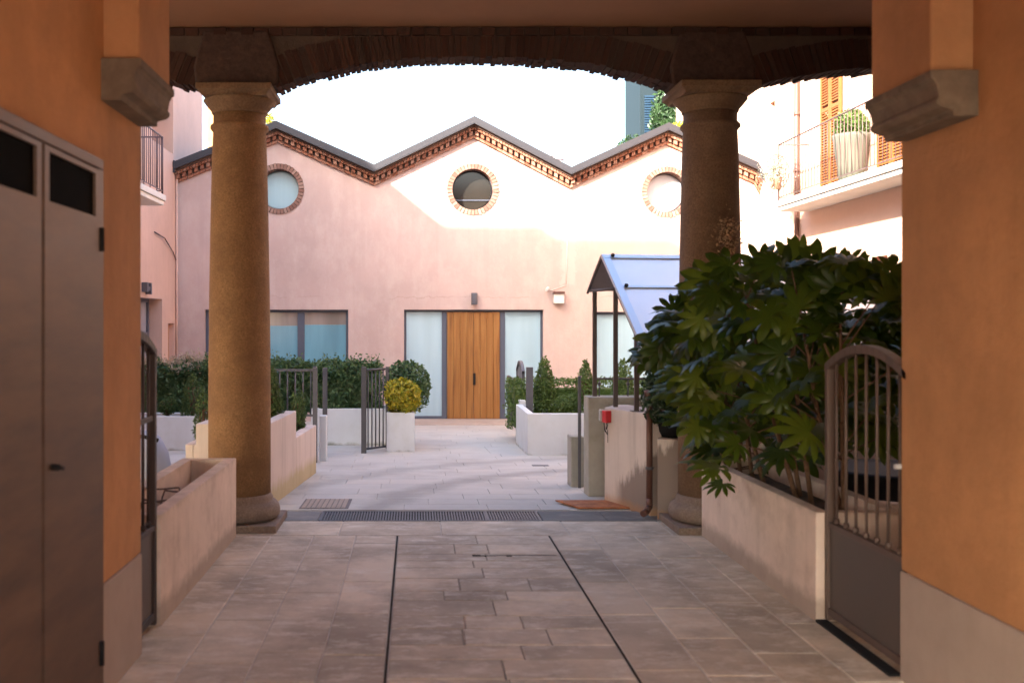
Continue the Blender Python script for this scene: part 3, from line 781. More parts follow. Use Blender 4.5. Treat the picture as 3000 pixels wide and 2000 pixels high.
# roof vent and pole
t = thing('roof_vent', (fx(1279), 21.5, 4.9), 'pale slatted roof vent behind the right slope of the middle gable', 'vent')
for i, (a, b, y) in enumerate(((1268, 1293, 343), (1266, 1295, 350), (1264, 1297, 357), (1268, 1297, 364))):
    p, q = W(a, y, 21.5), W(b, y, 21.5); MB().box(p.x, q.x, 21.4, 21.7, p.z-.022, p.z+.022).build('vent_slat', M['chimney'], t)
p = W(1280, 375, 21.5); MB().box(p.x-.09, p.x+.09, 21.45, 21.65, 4.3, p.z+.36).build('vent_stack', M['chimney'], t)
p = W(735, 345, 24); q = W(735, 275, 24)
MB().bar(p-Vector((0, 0, 1)), q, .035, 10).build('roof_pole', M['antenna'], label='slim pale grey pole sticking up behind the left gable', cat='pole')

# ================================================================ LEFT BUILDING
lb = thing('side_house', (-4.74, 15, 0), 'salmon plastered house with a railed balcony, left side of courtyard', 'building')
XA = -4.74
wy0, wy1, wz1 = 17.0, 18.62, fz(0)*0+EYE+52/ (F/18.6)
def lrect(y0, y1, z0, z1): return rect(y0, y1, z0, z1)
holesL = [lrect(16.7, 18.60, .2, 2.08), lrect(19.05, 19.55, -.1, 1.63), lrect(15.4, 17.45, 3.72, 5.7), lrect(17.9, 19.45, 4.93, 6.1)]
plate('side_wall', [(8.3, -.5), (22.1, -.5), (22.1, 7.8), (8.3, 7.8)], holesL, XA-.45, XA, M['leftpink'], lb, 'x')
MB().box(XA-4.3, XA-.451, 8.3, 22.1, -.5, 7.8).build('house_mass', M['leftpink'], lb)
MB().box(XA-.17, XA+.002, 17.9, 19.45, 4.91, 4.93).build('ledge', M['leftpink'], lb)
m = MB(); m.box(XA-.30, XA-.26, 16.7, 18.60, .2, .26); m.box(XA-.30, XA-.24, 18.50, 18.60, .2605, 2.02); m.box(XA-.30, XA-.24, 17.72, 17.80, .2605, 2.02); m.box(XA-.30, XA-.24, 16.7, 18.60, 2.0205, 2.08); m.box(XA-.295, XA-.245, 17.8005, 18.4995, 1.40, 1.47)
lw = m.build('window', M['frame'], lb)
MB().box(XA-.28, XA-.27, 16.72, 18.58, .27, 2.05).build('pane', M['leftpane'], lw)
MB().box(XA-.26, XA-.245, 16.9, 17.6, .3, 1.35).build('shutter', M['terrawin'], lw)
m = MB(); m.box(XA-.22, XA-.18, 15.4, 17.45, 3.73, 3.8); m.box(XA-.22, XA-.14, 17.33, 17.45, 3.8005, 5.68); m.box(XA-.22, XA-.15, 16.4, 16.5, 3.8005, 5.68); m.box(XA-.215, XA-.155, 16.5005, 17.3295, 4.45, 4.52)
bw = m.build('balcony_door', M['slabwhite'], lb); MB().box(XA-.21, XA-.20, 15.42, 17.43, 3.8, 5.68).build('pane', M['leftpane'], bw)
MB().box(XA-.10, XA-.05, 17.92, 18.05, 4.95, 6.08).build('shutter', M['railmetal'], lb)
MB().box(XA-.12, XA-.11, 19.05, 19.55, -.1, 1.63).build('niche_back', M['lintel'], lb)
MB().bar((XA+.03, 19.62, -.2), (XA+.03, 19.62, 4.85), .022, 8).build('drain_pipe', M['leftpink'], lb)
# lamp over the window
t = thing('wall_bracket', (XA+.1, 17.5, 2.35), 'grey H-shaped bracket lamp above the ground floor window of side house', 'lamp')
m = MB(); m.box(XA+.002, XA+.10, 17.45, 17.52, 2.14, 2.34); m.box(XA+.03, XA+.09, 17.3, 17.4495, 2.2, 2.27); m.box(XA+.002, XA+.10, 17.2, 17.2995, 2.18, 2.34); m.build('lamp_body', M['greymetal'], t)

def balcony(xw, xo, y0, y1, z0, name, lab, mat, raily0, rail=.95, step=.11, n_posts=3, slabmat=None, mids=False):
    b = thing(name, (xw, y1, z0), lab, 'balcony'); lo, hi = min(xw, xo), max(xw, xo); s = 1 if xo > xw else -1
    m = MB(); m.box(lo, hi, y0, y1, z0+.075, z0+.17); 
    m.box(lo+(.03 if s < 0 else 0), hi-(.03 if s > 0 else 0), y0, y1-.03, z0, z0+.0745)
    m.build('slab', slabmat or M['slabwhite'], b, bevel=.008)
    zt = z0+.17; xr = xo-s*.05; m = MB()
    m.bar((xr, y0, zt+rail), (xr, y1-.05, zt+rail), .013, 8); m.bar((xr, y0, zt+.07), (xr, y1-.05, zt+.07), .009, 8)
    m.bar((xr, y1-.05, zt+rail), (xw, y1-.05, zt+rail), .013, 8); m.bar((xr, y1-.05, zt+.07), (xw, y1-.05, zt+.07), .009, 8)
    m.bar((xr, y1-.05, zt), (xr, y1-.05, zt+rail), .016, 8)
    m.build('rail', mat, b)
    m = MB(); y = y0+.05
    while y < y1-.1: m.bar((xr, y, zt+.07), (xr, y, zt+rail), .0065, 6); y += step
    x = lo+.06
    while x < hi-.05: m.bar((x, y1-.05, zt+.07), (x, y1-.05, zt+rail), .0065, 6); x += step
    m.build('railing_bars', mat, b)
    return b
balcony(XA, -4.10, 12.0, 16.35, 3.56, 'balcony', 'narrow balcony with dark thin-barred railing on the salmon side house', M['railmetal'], 0)

# strip of a further house behind the left gable
p = W(476, 345, 30); q = W(560, 120, 30)
t = thing('far_house', (p.x, 30, 0), 'ochre house edge glimpsed behind the pink roof, left of the column', 'building')
MB().box(p.x, W(535, 100, 30).x, 30, 32.5, -.4, 10).build('wall', M['orange'], t); MB().box(p.x-.001, p.x+1, 29.8, 32.7, 10.001, 10.2).build('roof', M['rooftile'], t)

# ================================================================ RIGHT BUILDING
XB = 6.8
rb_ = thing('balcony_house', (XB, 14, 0), 'pale sunlit house with long balcony and orange shutters, right side of courtyard', 'building')
holesR = [lrect(15.85, 16.65, 3.76, 6.6), lrect(13.7, 14.6, 3.76, 5.6), lrect(18.85, 19.12, 4.4, 5.85), lrect(14.35, 14.85, 1.6, 2.62)]
plate('courtyard_wall', [(4.2, -.5), (26, -.5), (26, 8.6), (4.2, 8.6)], holesR, XB, XB+.4, M['rightwall'], rb_, 'x')
MB().box(XB+.401, XB+6, 4.2, 26, -.5, 8.6).build('house_mass', M['rightwall'], rb_)
def shutter(y0, y1, z0, z1):
    m = MB(); x = XB-.045
    m.box(x, x+.04, y0, y0+.05, z0, z1); m.box(x, x+.04, y1-.05, y1, z0, z1)
    for zz in (z0, (z0+z1)/2-.03, z1-.06): m.box(x+.002, x+.038, y0+.0505, y1-.0505, zz, zz+.06)
    z = z0+.08
    while z < z1-.07:
        if abs(z-(z0+z1)/2) > .05:
            m.add([(x+.004, y0+.05, z), (x+.004, y1-.05, z), (x+.034, y1-.05, z+.035), (x+.034, y0+.05, z+.035), (x+.004, y0+.05, z+.008), (x+.004, y1-.05, z+.008), (x+.034, y1-.05, z+.043), (x+.034, y0+.05, z+.043)], [(0, 1, 2, 3), (4, 5, 6, 7), (0, 1, 5, 4), (2, 3, 7, 6)])
        z += .045
    m.build('shutter', M['orangeshut'], rb_)
shutter(16.26, 16.64, 3.76, 6.55); shutter(15.87, 16.25, 3.76, 6.55); shutter(13.7, 14.15, 3.76, 5.55); shutter(14.16, 14.6, 3.76, 5.55)
MB().box(XB+.15, XB+.2, 18.85, 19.12, 4.4, 5.85).build('window_recess', M['lintel'], rb_)
MB().box(XB+.25, XB+.3, 14.35, 14.85, 1.6, 2.62).build('window_recess', M['lintel'], rb_)
dp = MB(); yy = XB*F/(1838-PX); dp.bar((XB-.06, yy, -.2), (XB-.06, yy, 8.5), .045, 12)
for z in (2.4, 4.3, 5.3): dp.bar((XB-.06, yy, z), (XB-.06, yy, z+.06), .055, 12)
dp.build('downpipe', M['pipe'], rb_)
balcony(XB, 6.22, 9.0, 17.25, 3.56, 'balcony', 'long balcony with white slab edge and thin railing on the sunlit house', M['railmetal'], 0, rail=.98, step=.12)

# teal building behind with shutters
tb = thing('teal_house', (6, 28, 0), 'teal house, shade painted in, with blue shutter rising behind the right gable', 'building')
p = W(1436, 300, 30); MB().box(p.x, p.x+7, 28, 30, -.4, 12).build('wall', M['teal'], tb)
a = W(1474, 212, 28); b_ = W(1505, 345, 28)
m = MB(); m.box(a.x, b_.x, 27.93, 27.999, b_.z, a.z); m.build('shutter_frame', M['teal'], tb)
m = MB(); z = b_.z
while z < a.z-.1: m.box(a.x+.06, b_.x-.06, 27.90, 27.929, z, z+.045); z += .07
m.build('shutter', M['tealshut'], tb)
MB().box(p.x+.0, p.x+7.1, 27.9, 30.1, 12.001, 12.2).build('roof', M['rooftile'], tb)

m = MB(); m.path([(XA+.02, 18.0, 3.28), (XA+.05, 18.6, 3.22), (XA+.03, 19.3, 3.02), (XA+.02, 19.64, 2.86)], .012, 6)
m.build('wall_cable', M['railmetal'], label='short dark cable sagging across the corner of the salmon house', cat='cable')
m = MB(); m.path([(fx(1262), YW-.008, fz(668)), (fx(1300), YW-.008, fz(655)), (fx(1303), YW-.008, fz(545))], .006, 5)
m.build('facade_cable', M['slabwhite'], label='thin pale cable running up the pink wall from the louvred box', cat='cable')
# ================================================================ FOLIAGE
def leafq(mb, p, n, s, asp=.5, rnd=None):
    """one small pointed leaf (two faces folded along the midrib)"""
    n = n.normalized()
    t = n.cross(Vector((random.gauss(0, 1), random.gauss(0, 1), random.gauss(0, 1))))
    if t.length < 1e-3: return
    t.normalize(); b = n.cross(t)
    w_ = s*asp*.5; up = n*s*.12
    mb.add([p, p+t*s*.5+b*w_+up, p+t*s, p+t*s*.5-b*w_+up], [(0, 1, 2), (0, 2, 3)])
def rdir():
    while True:
        v = Vector((random.uniform(-1, 1), random.uniform(-1, 1), random.uniform(-1, 1)))
        if .05 < v.length < 1: return v.normalized()
def lump(p, f, a):
    s = math.sin(p.x*f+1.3)*math.sin(p.y*f*1.1+.4)*math.sin(p.z*f*.9+2.1)+.5*math.sin(p.x*f*2.3+p.z*f*1.7)*math.sin(p.y*f*2.1+1)
    return s*a
def hedge(name, x0, x1, y0, y1, z0, z1, n, s, mat, lab, cat='hedge', lumpa=.09, tip=0, parent=None, group=None):
    t = thing(name, ((x0+x1)/2, (y0+y1)/2, z0), lab, cat, group)
    mb = MB(); c = Vector(((x0+x1)/2, (y0+y1)/2, (z0+z1)/2)); h = Vector(((x1-x0)/2, (y1-y0)/2, (z1-z0)/2))
    for i in range(n):
        f = random.random()
        A = [h.y*h.z, h.x*h.z*1.0, h.x*h.y*1.3]; r = random.uniform(0, sum(A)); ax = 0 if r < A[0] else 1 if r < A[0]+A[1] else 2
        p = Vector([random.uniform(-h[k], h[k]) for k in range(3)]); sg = random.choice((-1, 1))
        if ax == 2: sg = 1 if random.random() < .8 else -1
        if ax == 1: sg = -1 if random.random() < .8 else 1
        dep = abs(random.gauss(0, .16)) if f < .85 else random.uniform(0, .9)
        p[ax] = sg*h[ax]*(1-dep*min(1, .3/h[ax])); nn = Vector((0, 0, 0)); nn[ax] = sg
        q = c+p; q += nn*lump(q, 7, lumpa)
        leafq(mb, q, nn*1.0+rdir()*.9, s*random.uniform(.7, 1.3))
    mb.build('leaves', mat, t, fix=False)
    cmb = MB().box(x0+.1, x1-.1, y0+.12, y1-.12, z0, z1-.14); cmb.build('inner_growth', mat, t)
    if tip:
        mb = MB()
        for i in range(tip):
            q = Vector((random.uniform(x0, x1), random.uniform(y0, y1), z1-.03))
            q.z += lump(q, 7, lumpa)
            hh = random.uniform(.03, .17)
            for j in range(5): leafq(mb, q+Vector((random.gauss(0, .02), random.gauss(0, .02), hh*j/4)), rdir()+Vector((0, -.4, .5)), s*random.uniform(.5, .9))
        mb.build('foliage_sprays', M['hedgetip'] if name.startswith('photinia') else mat, t, fix=False)
    return t
def bush(name, c, rx_, ry_, rz_, n, s, mat, lab, cat='shrub', power=1, lumpa=.05, base=None, group=None, stem=True, f=7):
    """leafy ball, egg or cone: power>1 narrows towards the top"""
    c = Vector(c); t = thing(name, (c.x, c.y, (base if base is not None else c.z-rz_)), lab, cat, group)
    mb = MB()
    for i in range(n):
        v = rdir(); d = 1-abs(random.gauss(0, .11)) if random.random() < .88 else random.uniform(.3, .9)
        if power > 1:      # cone
            u = random.random()**.62          # 0 top .. 1 bottom
            a = random.uniform(0, 2*math.pi); rr = (math.sin(min(1, u*1.05)**.85*math.pi*.56))
            q = Vector((math.cos(a)*rx_*rr*d, math.sin(a)*ry_*rr*d, rz_*(1-2*u))); nn = Vector((math.cos(a), math.sin(a), .35))
        else:
            q = Vector((v.x*rx_*d, v.y*ry_*d, v.z*rz_*d)); nn = v
        q += nn*lump(q+c, f, lumpa); q += c
        leafq(mb, q, nn+rdir()*.9, s*random.uniform(.65, 1.35))
    mb.build('crown', mat, t, fix=False)
    b0 = base if base is not None else c.z-rz_
    m = MB()
    for k in range(5):
        a = k*1.3; m.bar((c.x, c.y, b0), (c.x+math.cos(a)*rx_*.5, c.y+math.sin(a)*ry_*.5, c.z+rz_*.35), .014, 6, .005)
    m.bar((c.x, c.y, b0), (c.x, c.y, c.z+rz_*.6), .022, 7, .006)
    if rx_ > .16:
        m.build('stems', M['bark'], t); m = MB()
        if power > 1: m.lathe([(rx_*.62, c.z-rz_*.8), (rx_*.55, c.z-rz_*.1), (rx_*.2, c.z+rz_*.6)], (c.x, c.y, 0), 10)
        else: m.lathe([(rx_*.3, c.z-rz_*.5), (rx_*.6, c.z), (rx_*.3, c.z+rz_*.55)], (c.x, c.y, 0), 10)
    m.build('inner_growth' if rx_ > .16 else 'stems', mat if rx_ > .16 else M['bark'], t)
    return t

# ================================================================ COURTYARD LEFT SIDE
def wall_poly(name, pts, z1, mat, parent, z0=-.4, bevel=.008):
    return MB().prism(pts, z0, z1, 'z').build(name, mat, parent, bevel=bevel)
# stepped planter walls along the ramp (higher, then lower)
A0, A1, A2 = Vector((-1.305, 8.9)), Vector((-1.225, 10.2)), Vector((-1.145, 11.45))
def stepped(a, b, ztop, soil, wid, lab, ends=(True, True)):
    o = thing('step_planter', (a.x, a.y, 0), lab, 'planter', 'stepped planters along the left wall of the ramp'); t = .11
    wall_poly('front_wall', [tuple(a), tuple(b), (b.x-t, b.y), (a.x-t, a.y)], ztop, M['mossy'], o)
    m = MB()
    m.prism([(a.x-t-.001, a.y), (a.x-t-.001, a.y+t), (a.x-wid, a.y+t), (a.x-wid, a.y)], -.4, ztop-.003, 'z')
    m.prism([(b.x-t-.001, b.y-t), (b.x-t-.001, b.y-.002), (b.x-wid, b.y-.002), (b.x-wid, b.y-t)], -.4, ztop-.003, 'z')
    m.prism([(a.x-wid-.001, a.y+.001), (b.x-wid-.001, b.y-.003), (b.x-wid-t, b.y-.003), (a.x-wid-t, a.y+.001)], -.4, ztop-.003, 'z')
    m.build('side_walls', M['mossy'], o)
    MB().prism([(a.x-t-.001, a.y+t), (b.x-t-.001, b.y-t), (b.x-wid+.001, b.y-t), (a.x-wid+.001, a.y+t)], -.3, soil, 'z').build('soil', M['soil'], o)
stepped(A0, A1, .745, .68, .55, 'taller pinkish step planter right behind the left column')
stepped(A1+Vector((0, .003)), A2, .47, .40, .55, 'lower pinkish step planter next to the slim grey fence post')
o = thing('low_wall', (-1.95, 8.9, 0), 'low beige wall with flat top seen left of the left column', 'wall')
wall_poly('wall_body', [(-2.06, 8.9), (-1.99, 8.9), (-1.99, 11.0), (-2.06, 11.0)], .56, M['mossy'], o)
wall_poly('wall_return', [(-1.989, 8.9), (-1.87, 8.9), (-1.87, 9.01), (-1.989, 9.01)], .558, M['mossy'], o)
bush('small_conifer', (-1.435, 9.95, .94), .13, .14, .27, 1700, .035, M['conifer'], 'dark narrow conifer in the taller step planter, half hidden by column', 'conifer', 2, .03, .68, group='small conifers in the step planters')
bush('small_conifer', (-1.52, 9.35, .80), .13, .14, .14, 900, .035, M['box'], 'low rounded olive green bush behind the column in the taller step planter', 'shrub', 1, .03, .68)
bush('small_conifer', (-1.32, 11.15, .62), .105, .13, .25, 1500, .035, M['conifer'], 'bright green conifer in the lower step planter near the fence', 'conifer', 2, .03, .40, group='small conifers in the step planters')
bush('small_conifer', (-2.05, 9.6, .72), .085, .085, .28, 800, .035, M['conifer'], 'thin dark conifer peeking out left of the left column', 'conifer', 2, .02, .4, group='small conifers in the step planters')
# fence and posts
def bar_fence(name, x0, x1, y, z0, z1, n, lab, mat=M['greymetal'], posts=True):
    t = thing(name, (x1, y, z0), lab, 'fence')
    m = MB(); m.box(x0, x1, y-.015, y+.015, z1-.03, z1); m.box(x0, x1, y-.012, y+.012, z0+.08, z0+.11); m.build('rail', mat, t)
    m = MB()
    for i in range(n): xx = x0+.03+(x1-x0-.06)*i/(n-1); m.bar((xx, y, z0+.11), (xx, y, z1-.03), .009, 8)
    m.build('fence_bars', mat, t)
    return t
t = bar_fence('bar_fence', -2.5, -1.33, 12.9, .35, 1.045, 12, 'low grey bar fence running left from the ramp post, hedge behind')
MB().box(-1.329, -1.285, 12.87, 12.93, gz(12.9)-.05, 1.08).build('post', M['greymetal'], t)
MB().box(-1.29, -1.235, 12.45, 12.51, gz(12.5)-.05, 1.08).build('post', M['greymetal'], t)
MB().box(-1.225, -1.13, 12.6, 12.72, gz(12.6)-.1, .47).build('stone_bollard', M['white'], bevel=.01, label='short white concrete block between the two left grey posts', cat='block')
MB().box(-1.235, -1.175, 13.18, 13.24, gz(13.2)-.05, 1.045).build('fence_post', M['greymetal'], bevel=.004, label='free-standing grey steel post, rightmost at the left garden entrance', cat='post')
# open gate leaf
g = thing('garden_gate', (-.7, 13.7, 0), 'open grey barred garden gate leaf standing against the white cube planter', 'gate')
p0, p1 = Vector((-.705, 13.62, 0)), Vector((-.395, 13.95, 0)); zb, zt = gz(13.7)+.03, 1.03
m = MB(); m.box(-.745, -.675, 13.58, 13.64, zb-.08, zt+.01); m.build('gate_post', M['darkmetal'], g, bevel=.003)
m = MB(); m.box(-.42, -.375, 13.90, 13.95, zb, zt)
for z in (zb+.03, zt-.03): m.bar(p0+Vector((.03, 0, z)), p1+Vector((0, 0, z)), .016, 6)
m.build('gate_frame', M['darkmetal'], g)
m = MB()
for i in range(1, 6): q = p0.lerp(p1, i/6.2); m.bar(q+Vector((0, 0, zb+.04)), q+Vector((0, 0, zt-.04)), .009, 8)
m.build('gate_bars', M['darkmetal'], g)
# white planters left and their plants
trough(-1.55, -.35, 14.75, 15.5, gz(15)-.15, .37, .09, M['white'], .30, 'white_planter', 'long white rendered planter behind the barred garden gate, hedge on top')
trough(-.405, -.015, 13.78, 14.17, gz(14)-.15, .40, .05, M['white'], .35, 'cube_planter', 'white cube planter with golden shrub beside the garden gate')
trough(-4.6, -2.0, 13.95, 14.6, gz(14)-.15, .33, .09, M['white'], .27, 'white_planter', 'long white rendered planter with clipped ball, left of the left column')
hedge('leafy_hedge', -1.85, -.55, 14.85, 15.45, .30, 1.0, 5200, .075, M['hedge'], 'dark green leafy hedge in the white planter behind the barred gate', tip=110)
hedge('leafy_hedge', -3.2, -1.86, 14.9, 15.5, .1, 1.02, 4200, .075, M['hedge'], 'dark green hedge behind the low bar fence, right of the column', tip=110)
hedge('photinia_hedge', -4.65, -3.15, 15.2, 15.9, .1, .98, 5200, .075, M['hedge'], 'hedge with pale pinkish new shoots, left of the left column', tip=420)
bush('round_shrub', (-.13, 14.6, .71), .34, .32, .37, 3400, .06, M['hedge'], 'big round green shrub behind the golden shrub', 'shrub', 1, .05, .0)
bush('golden_shrub', (-.19, 13.95, .60), .24, .21, .25, 2300, .06, M['golden'], 'yellow golden-leaved shrub in the white cube planter', 'shrub', 1, .06, .35, f=9)
bush('ball_topiary', W(385, 932, 14.2), .12, .12, .13, 900, .035, M['conifer'], 'small clipped ball shrub in the left white planter', 'topiary', 1, .02, .27)
bush('cone_topiary', W(443, 905, 14.2), .16, .16, .30, 1700, .035, M['conifer'], 'green cone shrub in the left white planter beside the clipped ball', 'topiary', 2, .03, .27)
# covered object seen through the left gate
t = thing('covered_scooter', (-2.45, 9.6, 0), 'grey blue rounded covered object behind the left gate bars', 'scooter')
m = MB(); m.lathe([(.26, .0), (.27, .25), (.24, .42), (.17, .56), (.09, .62), (.02, .635)], (-2.58, 9.4, 0), 24); m.build('cover', M['bluegrey'], t)
m = MB(); m.path([(-2.9, 9.3, .55), (-2.75, 9.2, .62), (-2.5, 9.15, .60), (-2.38, 9.2, .56)], .018, 8); m.build('handlebar', M['black'], t)

# ================================================================ COURTYARD RIGHT SIDE
# ramp side wall with wet stain
o = thing('ramp_wall', (1.74, 9.19, 0), 'pale rendered ramp wall with wet dark stain and red box', 'wall')
q0, q1 = Vector((1.742, 9.19)), Vector((1.99, 8.54))
wall_poly('wall_body', [tuple(q1), (2.02, 8.545), (2.3, 8.62), (2.03, 9.5), tuple(q0+Vector((.15, .3))), tuple(q0)], .865, M['wet'], o)
wall_poly('wall_return', [(1.995, 8.50), (2.12, 8.50), (2.12, 8.538), (1.995, 8.538)], .80, M['wet'], o)
o = thing('concrete_parapet', (1.66, 9.57, 0), 'mossy grey concrete parapet block behind the ramp wall', 'wall')
wall_poly('parapet_body', [(1.66, 9.57), (4.2, 9.585), (4.2, 9.84), (1.66, 9.84)], .93, M['concrete'], o)
MB().box(1.597, 1.73, 10.24, 10.5, gz(10.3)-.1, .475).build('low_block', M['concrete'], bevel=.01, label='short concrete block with thin grey post, left of the parapet', cat='block')
MB().box(1.66, 1.69, 10.17, 10.2, gz(10.2)-.05, 1.10).build('thin_post', M['greymetal'], bevel=.003, label='thin square grey post standing against the short concrete block', cat='post')
o = thing('box_planter', (2.02, 8.3, 0), 'narrow light plastered planter between downpipe and right column', 'planter')
wall_poly('planter_body', [(2.03, 8.36), (2.20, 8.30), (2.6, 8.44), (2.6, 8.78), (2.12, 8.70)], .67, M['wet'], o)
# downpipe
m = MB(); px_, py_ = 1.985, 8.46
m.bar((px_, py_, .14), (px_, py_, 1.02), .027, 14); m.path([(px_, py_, .15), (px_-.005, py_-.02, .09), (px_-.035, py_-.05, .055), (px_-.075, py_-.09, .04)], .028, 14)
t = thing('drain_downpipe', (px_, py_, 0), 'brown downpipe with curved foot in front of the ramp wall', 'pipe')
m.build('pipe', M['pipe'], t)
m = MB(); m.lathe([(.03, 1.0), (.045, 1.03), (.045, 1.07), (.03, 1.075)], (px_, py_, 0), 14); m.build('hopper', M['pipe'], t)
m = MB(); m.lathe([(.031, .40), (.033, .405), (.033, .42), (.031, .425)], (px_, py_, 0), 14); m.bar((px_, py_, .41), (px_+.06, py_+.05, .41), .005, 6); m.build('clamp', M['greymetal'], t)
# red box and grey box
def on_diag(u, zc, du, dz, dep, mat, name, lab, cat):
    d = (q1-q0).normalized(); nrm = Vector((d.y, -d.x)); 
    if nrm.y > 0: nrm = -nrm
    nrm = Vector((-abs(nrm.x), -abs(nrm.y)))
    c = q0+d*u; Mx = Matrix(((d.x, nrm.x, 0, c.x), (d.y, nrm.y, 0, c.y), (0, 0, 1, zc), (0, 0, 0, 1)))
    return Mx
t = thing('alarm_box', (1.77, 9.1, .75), 'small red alarm box hanging on the end of the ramp wall', 'alarm box')
Mx = on_diag(.085, .79, 0, 0, 0, 0, 0, 0, 0)
MB().box(-.034, .034, .001, .06, -.055, .055, Mx).build('box_body', M['red'], t, bevel=.006)
m = MB(); pts = [Mx @ Vector((.01*math.sin(i*1.2), .03, -.055-.02*i)) for i in range(4)]; m.path(pts, .007, 6); pts = [Mx @ Vector((-.01, .012, -.12-.03*i)) for i in range(5)]; m.path(pts, .003, 6); m.build('cable', M['black'], t)
t = thing('switch_box', (1.70, 9.3, .75), 'light grey switch box beside the red alarm box', 'switch box')
MB().box(1.695, 1.74, 9.17, 9.22, .74, .845).build('box_body', M['greybox'], t, bevel=.004)
m = MB(); m.path([(1.735, 9.18, .74), (1.74, 9.17, .66), (1.76, 9.14, .62)], .005, 6); m.build('cable', M['black'], t)
# rusty plate
m = MB(); m.add([(x_, y_, z_) for z_ in (.004, .016) for x_, y_ in ((1.44, 8.80), (1.905, 8.80), (1.742, 9.17), (1.285, 9.17))], [(3, 2, 1, 0), (4, 5, 6, 7), (0, 1, 5, 4), (1, 2, 6, 5), (2, 3, 7, 6), (3, 0, 4, 7)])
m.build('steel_plate', M['corten'], bevel=.002, label='orange rusty steel plate lying on the paving by the ramp wall', cat='floor plate')
# ground drain cover on the left
t = thing('drain_cover', (-.8, 9.1, 0), 'square rusty chequered drain cover in the paving near the left column', 'drain cover')
m = MB()
xa, xb, ya, yb = -1.04, -.60, 8.84, 9.42
zc = lambda y: gz(y)+.003
def hb(a, b, c, d, h): m.add([(a, c, zc(c)-.01), (b, c, zc(c)-.01), (b, d, zc(d)-.01), (a, d, zc(d)-.01), (a, c, zc(c)+h), (b, c, zc(c)+h), (b, d, zc(d)+h), (a, d, zc(d)+h)], [(0, 3, 2, 1), (4, 5, 6, 7), (0, 1, 5, 4), (1, 2, 6, 5), (2, 3, 7, 6), (3, 0, 4, 7)])
hb(xa, xb, ya, yb, 0.0); m.build('cover_plate', M['brownmetal'], t); m = MB()
for i in range(9):
    for j in range(8):
        a = xa+.02+i*(xb-xa-.04)/9; c_ = ya+.02+j*(yb-ya-.04)/8; hb(a, a+.034, c_, c_+.05, .006)
M['covermetal'] = simple('worn_cover_metal', (.36, .29, .24), .6, .2, .4, .2)
m.build('cover_studs', M['covermetal'], t)
MB().box(1.42, 1.62, 12.1, 12.2, gz(12.1)-.01, gz(12.2)+.006).build('small_drain', M['darkmetal'], label='small dark slot drain in the paving near the white planter', cat='drain')
# canopy
cn = thing('canopy', (1.9, 9.2, .9), 'blue gabled canopy on dark posts over the ramp stairs', 'canopy')
rdg = W(1380, 590, 9.3); e1 = W(1472, 800, 8.5); e2 = W(1350, 668, 9.8); dr = Vector((.78, .13, 0)).normalized()*2.6
def sheet(a, b, thick, name, mat, off=0):
    n = (b-a).cross(dr).normalized()
    if n.z < 0: n = -n
    vs = [a, b, b+dr, a+dr]; m = MB(); m.add([v+n*off for v in vs]+[v+n*(off+thick) for v in vs], [(3, 2, 1, 0), (4, 5, 6, 7), (0, 1, 5, 4), (1, 2, 6, 5), (2, 3, 7, 6), (3, 0, 4, 7)])
    return m.build(name, mat, cn)
sheet(rdg, e1, .02, 'roof_sheet', M['canopy'], .0)
sheet(rdg, e2, .02, 'roof_sheet', M['canopyback'], -.001)
# raised trims on the front sheet
n_ = (e1-rdg).cross(dr).normalized(); n_ = n_ if n_.z > 0 else -n_
du = dr.normalized(); dv = (e1-rdg).normalized()
m = MB(); L = (e1-rdg).length
def strip(a, b, wv): m.add([a+n_*.021, b+n_*.021, b+wv+n_*.021, a+wv+n_*.021, a+n_*.034, b+n_*.034, b+wv+n_*.034, a+wv+n_*.034], [(3, 2, 1, 0), (4, 5, 6, 7), (0, 1, 5, 4), (1, 2, 6, 5), (2, 3, 7, 6), (3, 0, 4, 7)])
strip(rdg+dv*.05, e1, du*.07); strip(rdg, rdg+dr, dv*.045); strip(rdg+dv*.42+du*.071, rdg+dv*.42+dr, dv*.025)
m.build('roof_trim', M['canopytrim'], cn)
m = MB()
for v in (.02, .43): m.bar(rdg+dv*v+du*.1+n_*.03, rdg+dv*v+du*.1+n_*.05, .018, 10)
m.build('fixing', M['black'], cn)
for (px1, y0_, d_, zt_, zb_) in ((1366, 667, 9.72, 1.96, .93), (1414, 640, 9.25, 2.12, .865), (1462, 780, 8.78, 1.66, .865)):
    x_ = (px1-PX)/F*d_; MB().box(x_-.019, x_+.019, d_-.019, d_+.019, zb_-.01, zt_).build('post', M['brownmetal'], cn)
m = MB(); m.bar(W(1352, 668, 9.79), W(1412, 664, 9.0), .014, 6); m.bar(rdg-Vector((0, 0, .03)), e2-Vector((0, 0, .02)), .014, 6); m.bar(rdg-Vector((-.02, 0, .03)), e1-Vector((-.02, 0, .03)), .014, 6)
m.build('gable_frame', M['brownmetal'], cn)
x_ = (1462-PX)/F*8.78; MB().box(x_-.05, x_+.05, 8.73, 8.83, .8655, .873).build('base_plate', M['brownmetal'], cn)
# railing behind the parapet
m = MB(); t = thing('stair_railing', (1.9, 9.75, .93), 'low dark railing with round knobs on the concrete parapet', 'railing')
m.box(1.76, 3.6, 9.70, 9.725, 1.09, 1.11); m.build('rail', M['greymetal'], t)
for i in range(6):
    xx = 1.79+i*.28; b = MB(); b.bar((xx, 9.712, .93), (xx, 9.712, 1.09), .007, 8); b.lathe([(.008, 1.03), (.018, 1.045), (.018, 1.055), (.008, 1.07)], (xx, 9.712, 0), 10); b.build('baluster', M['greymetal'], t)
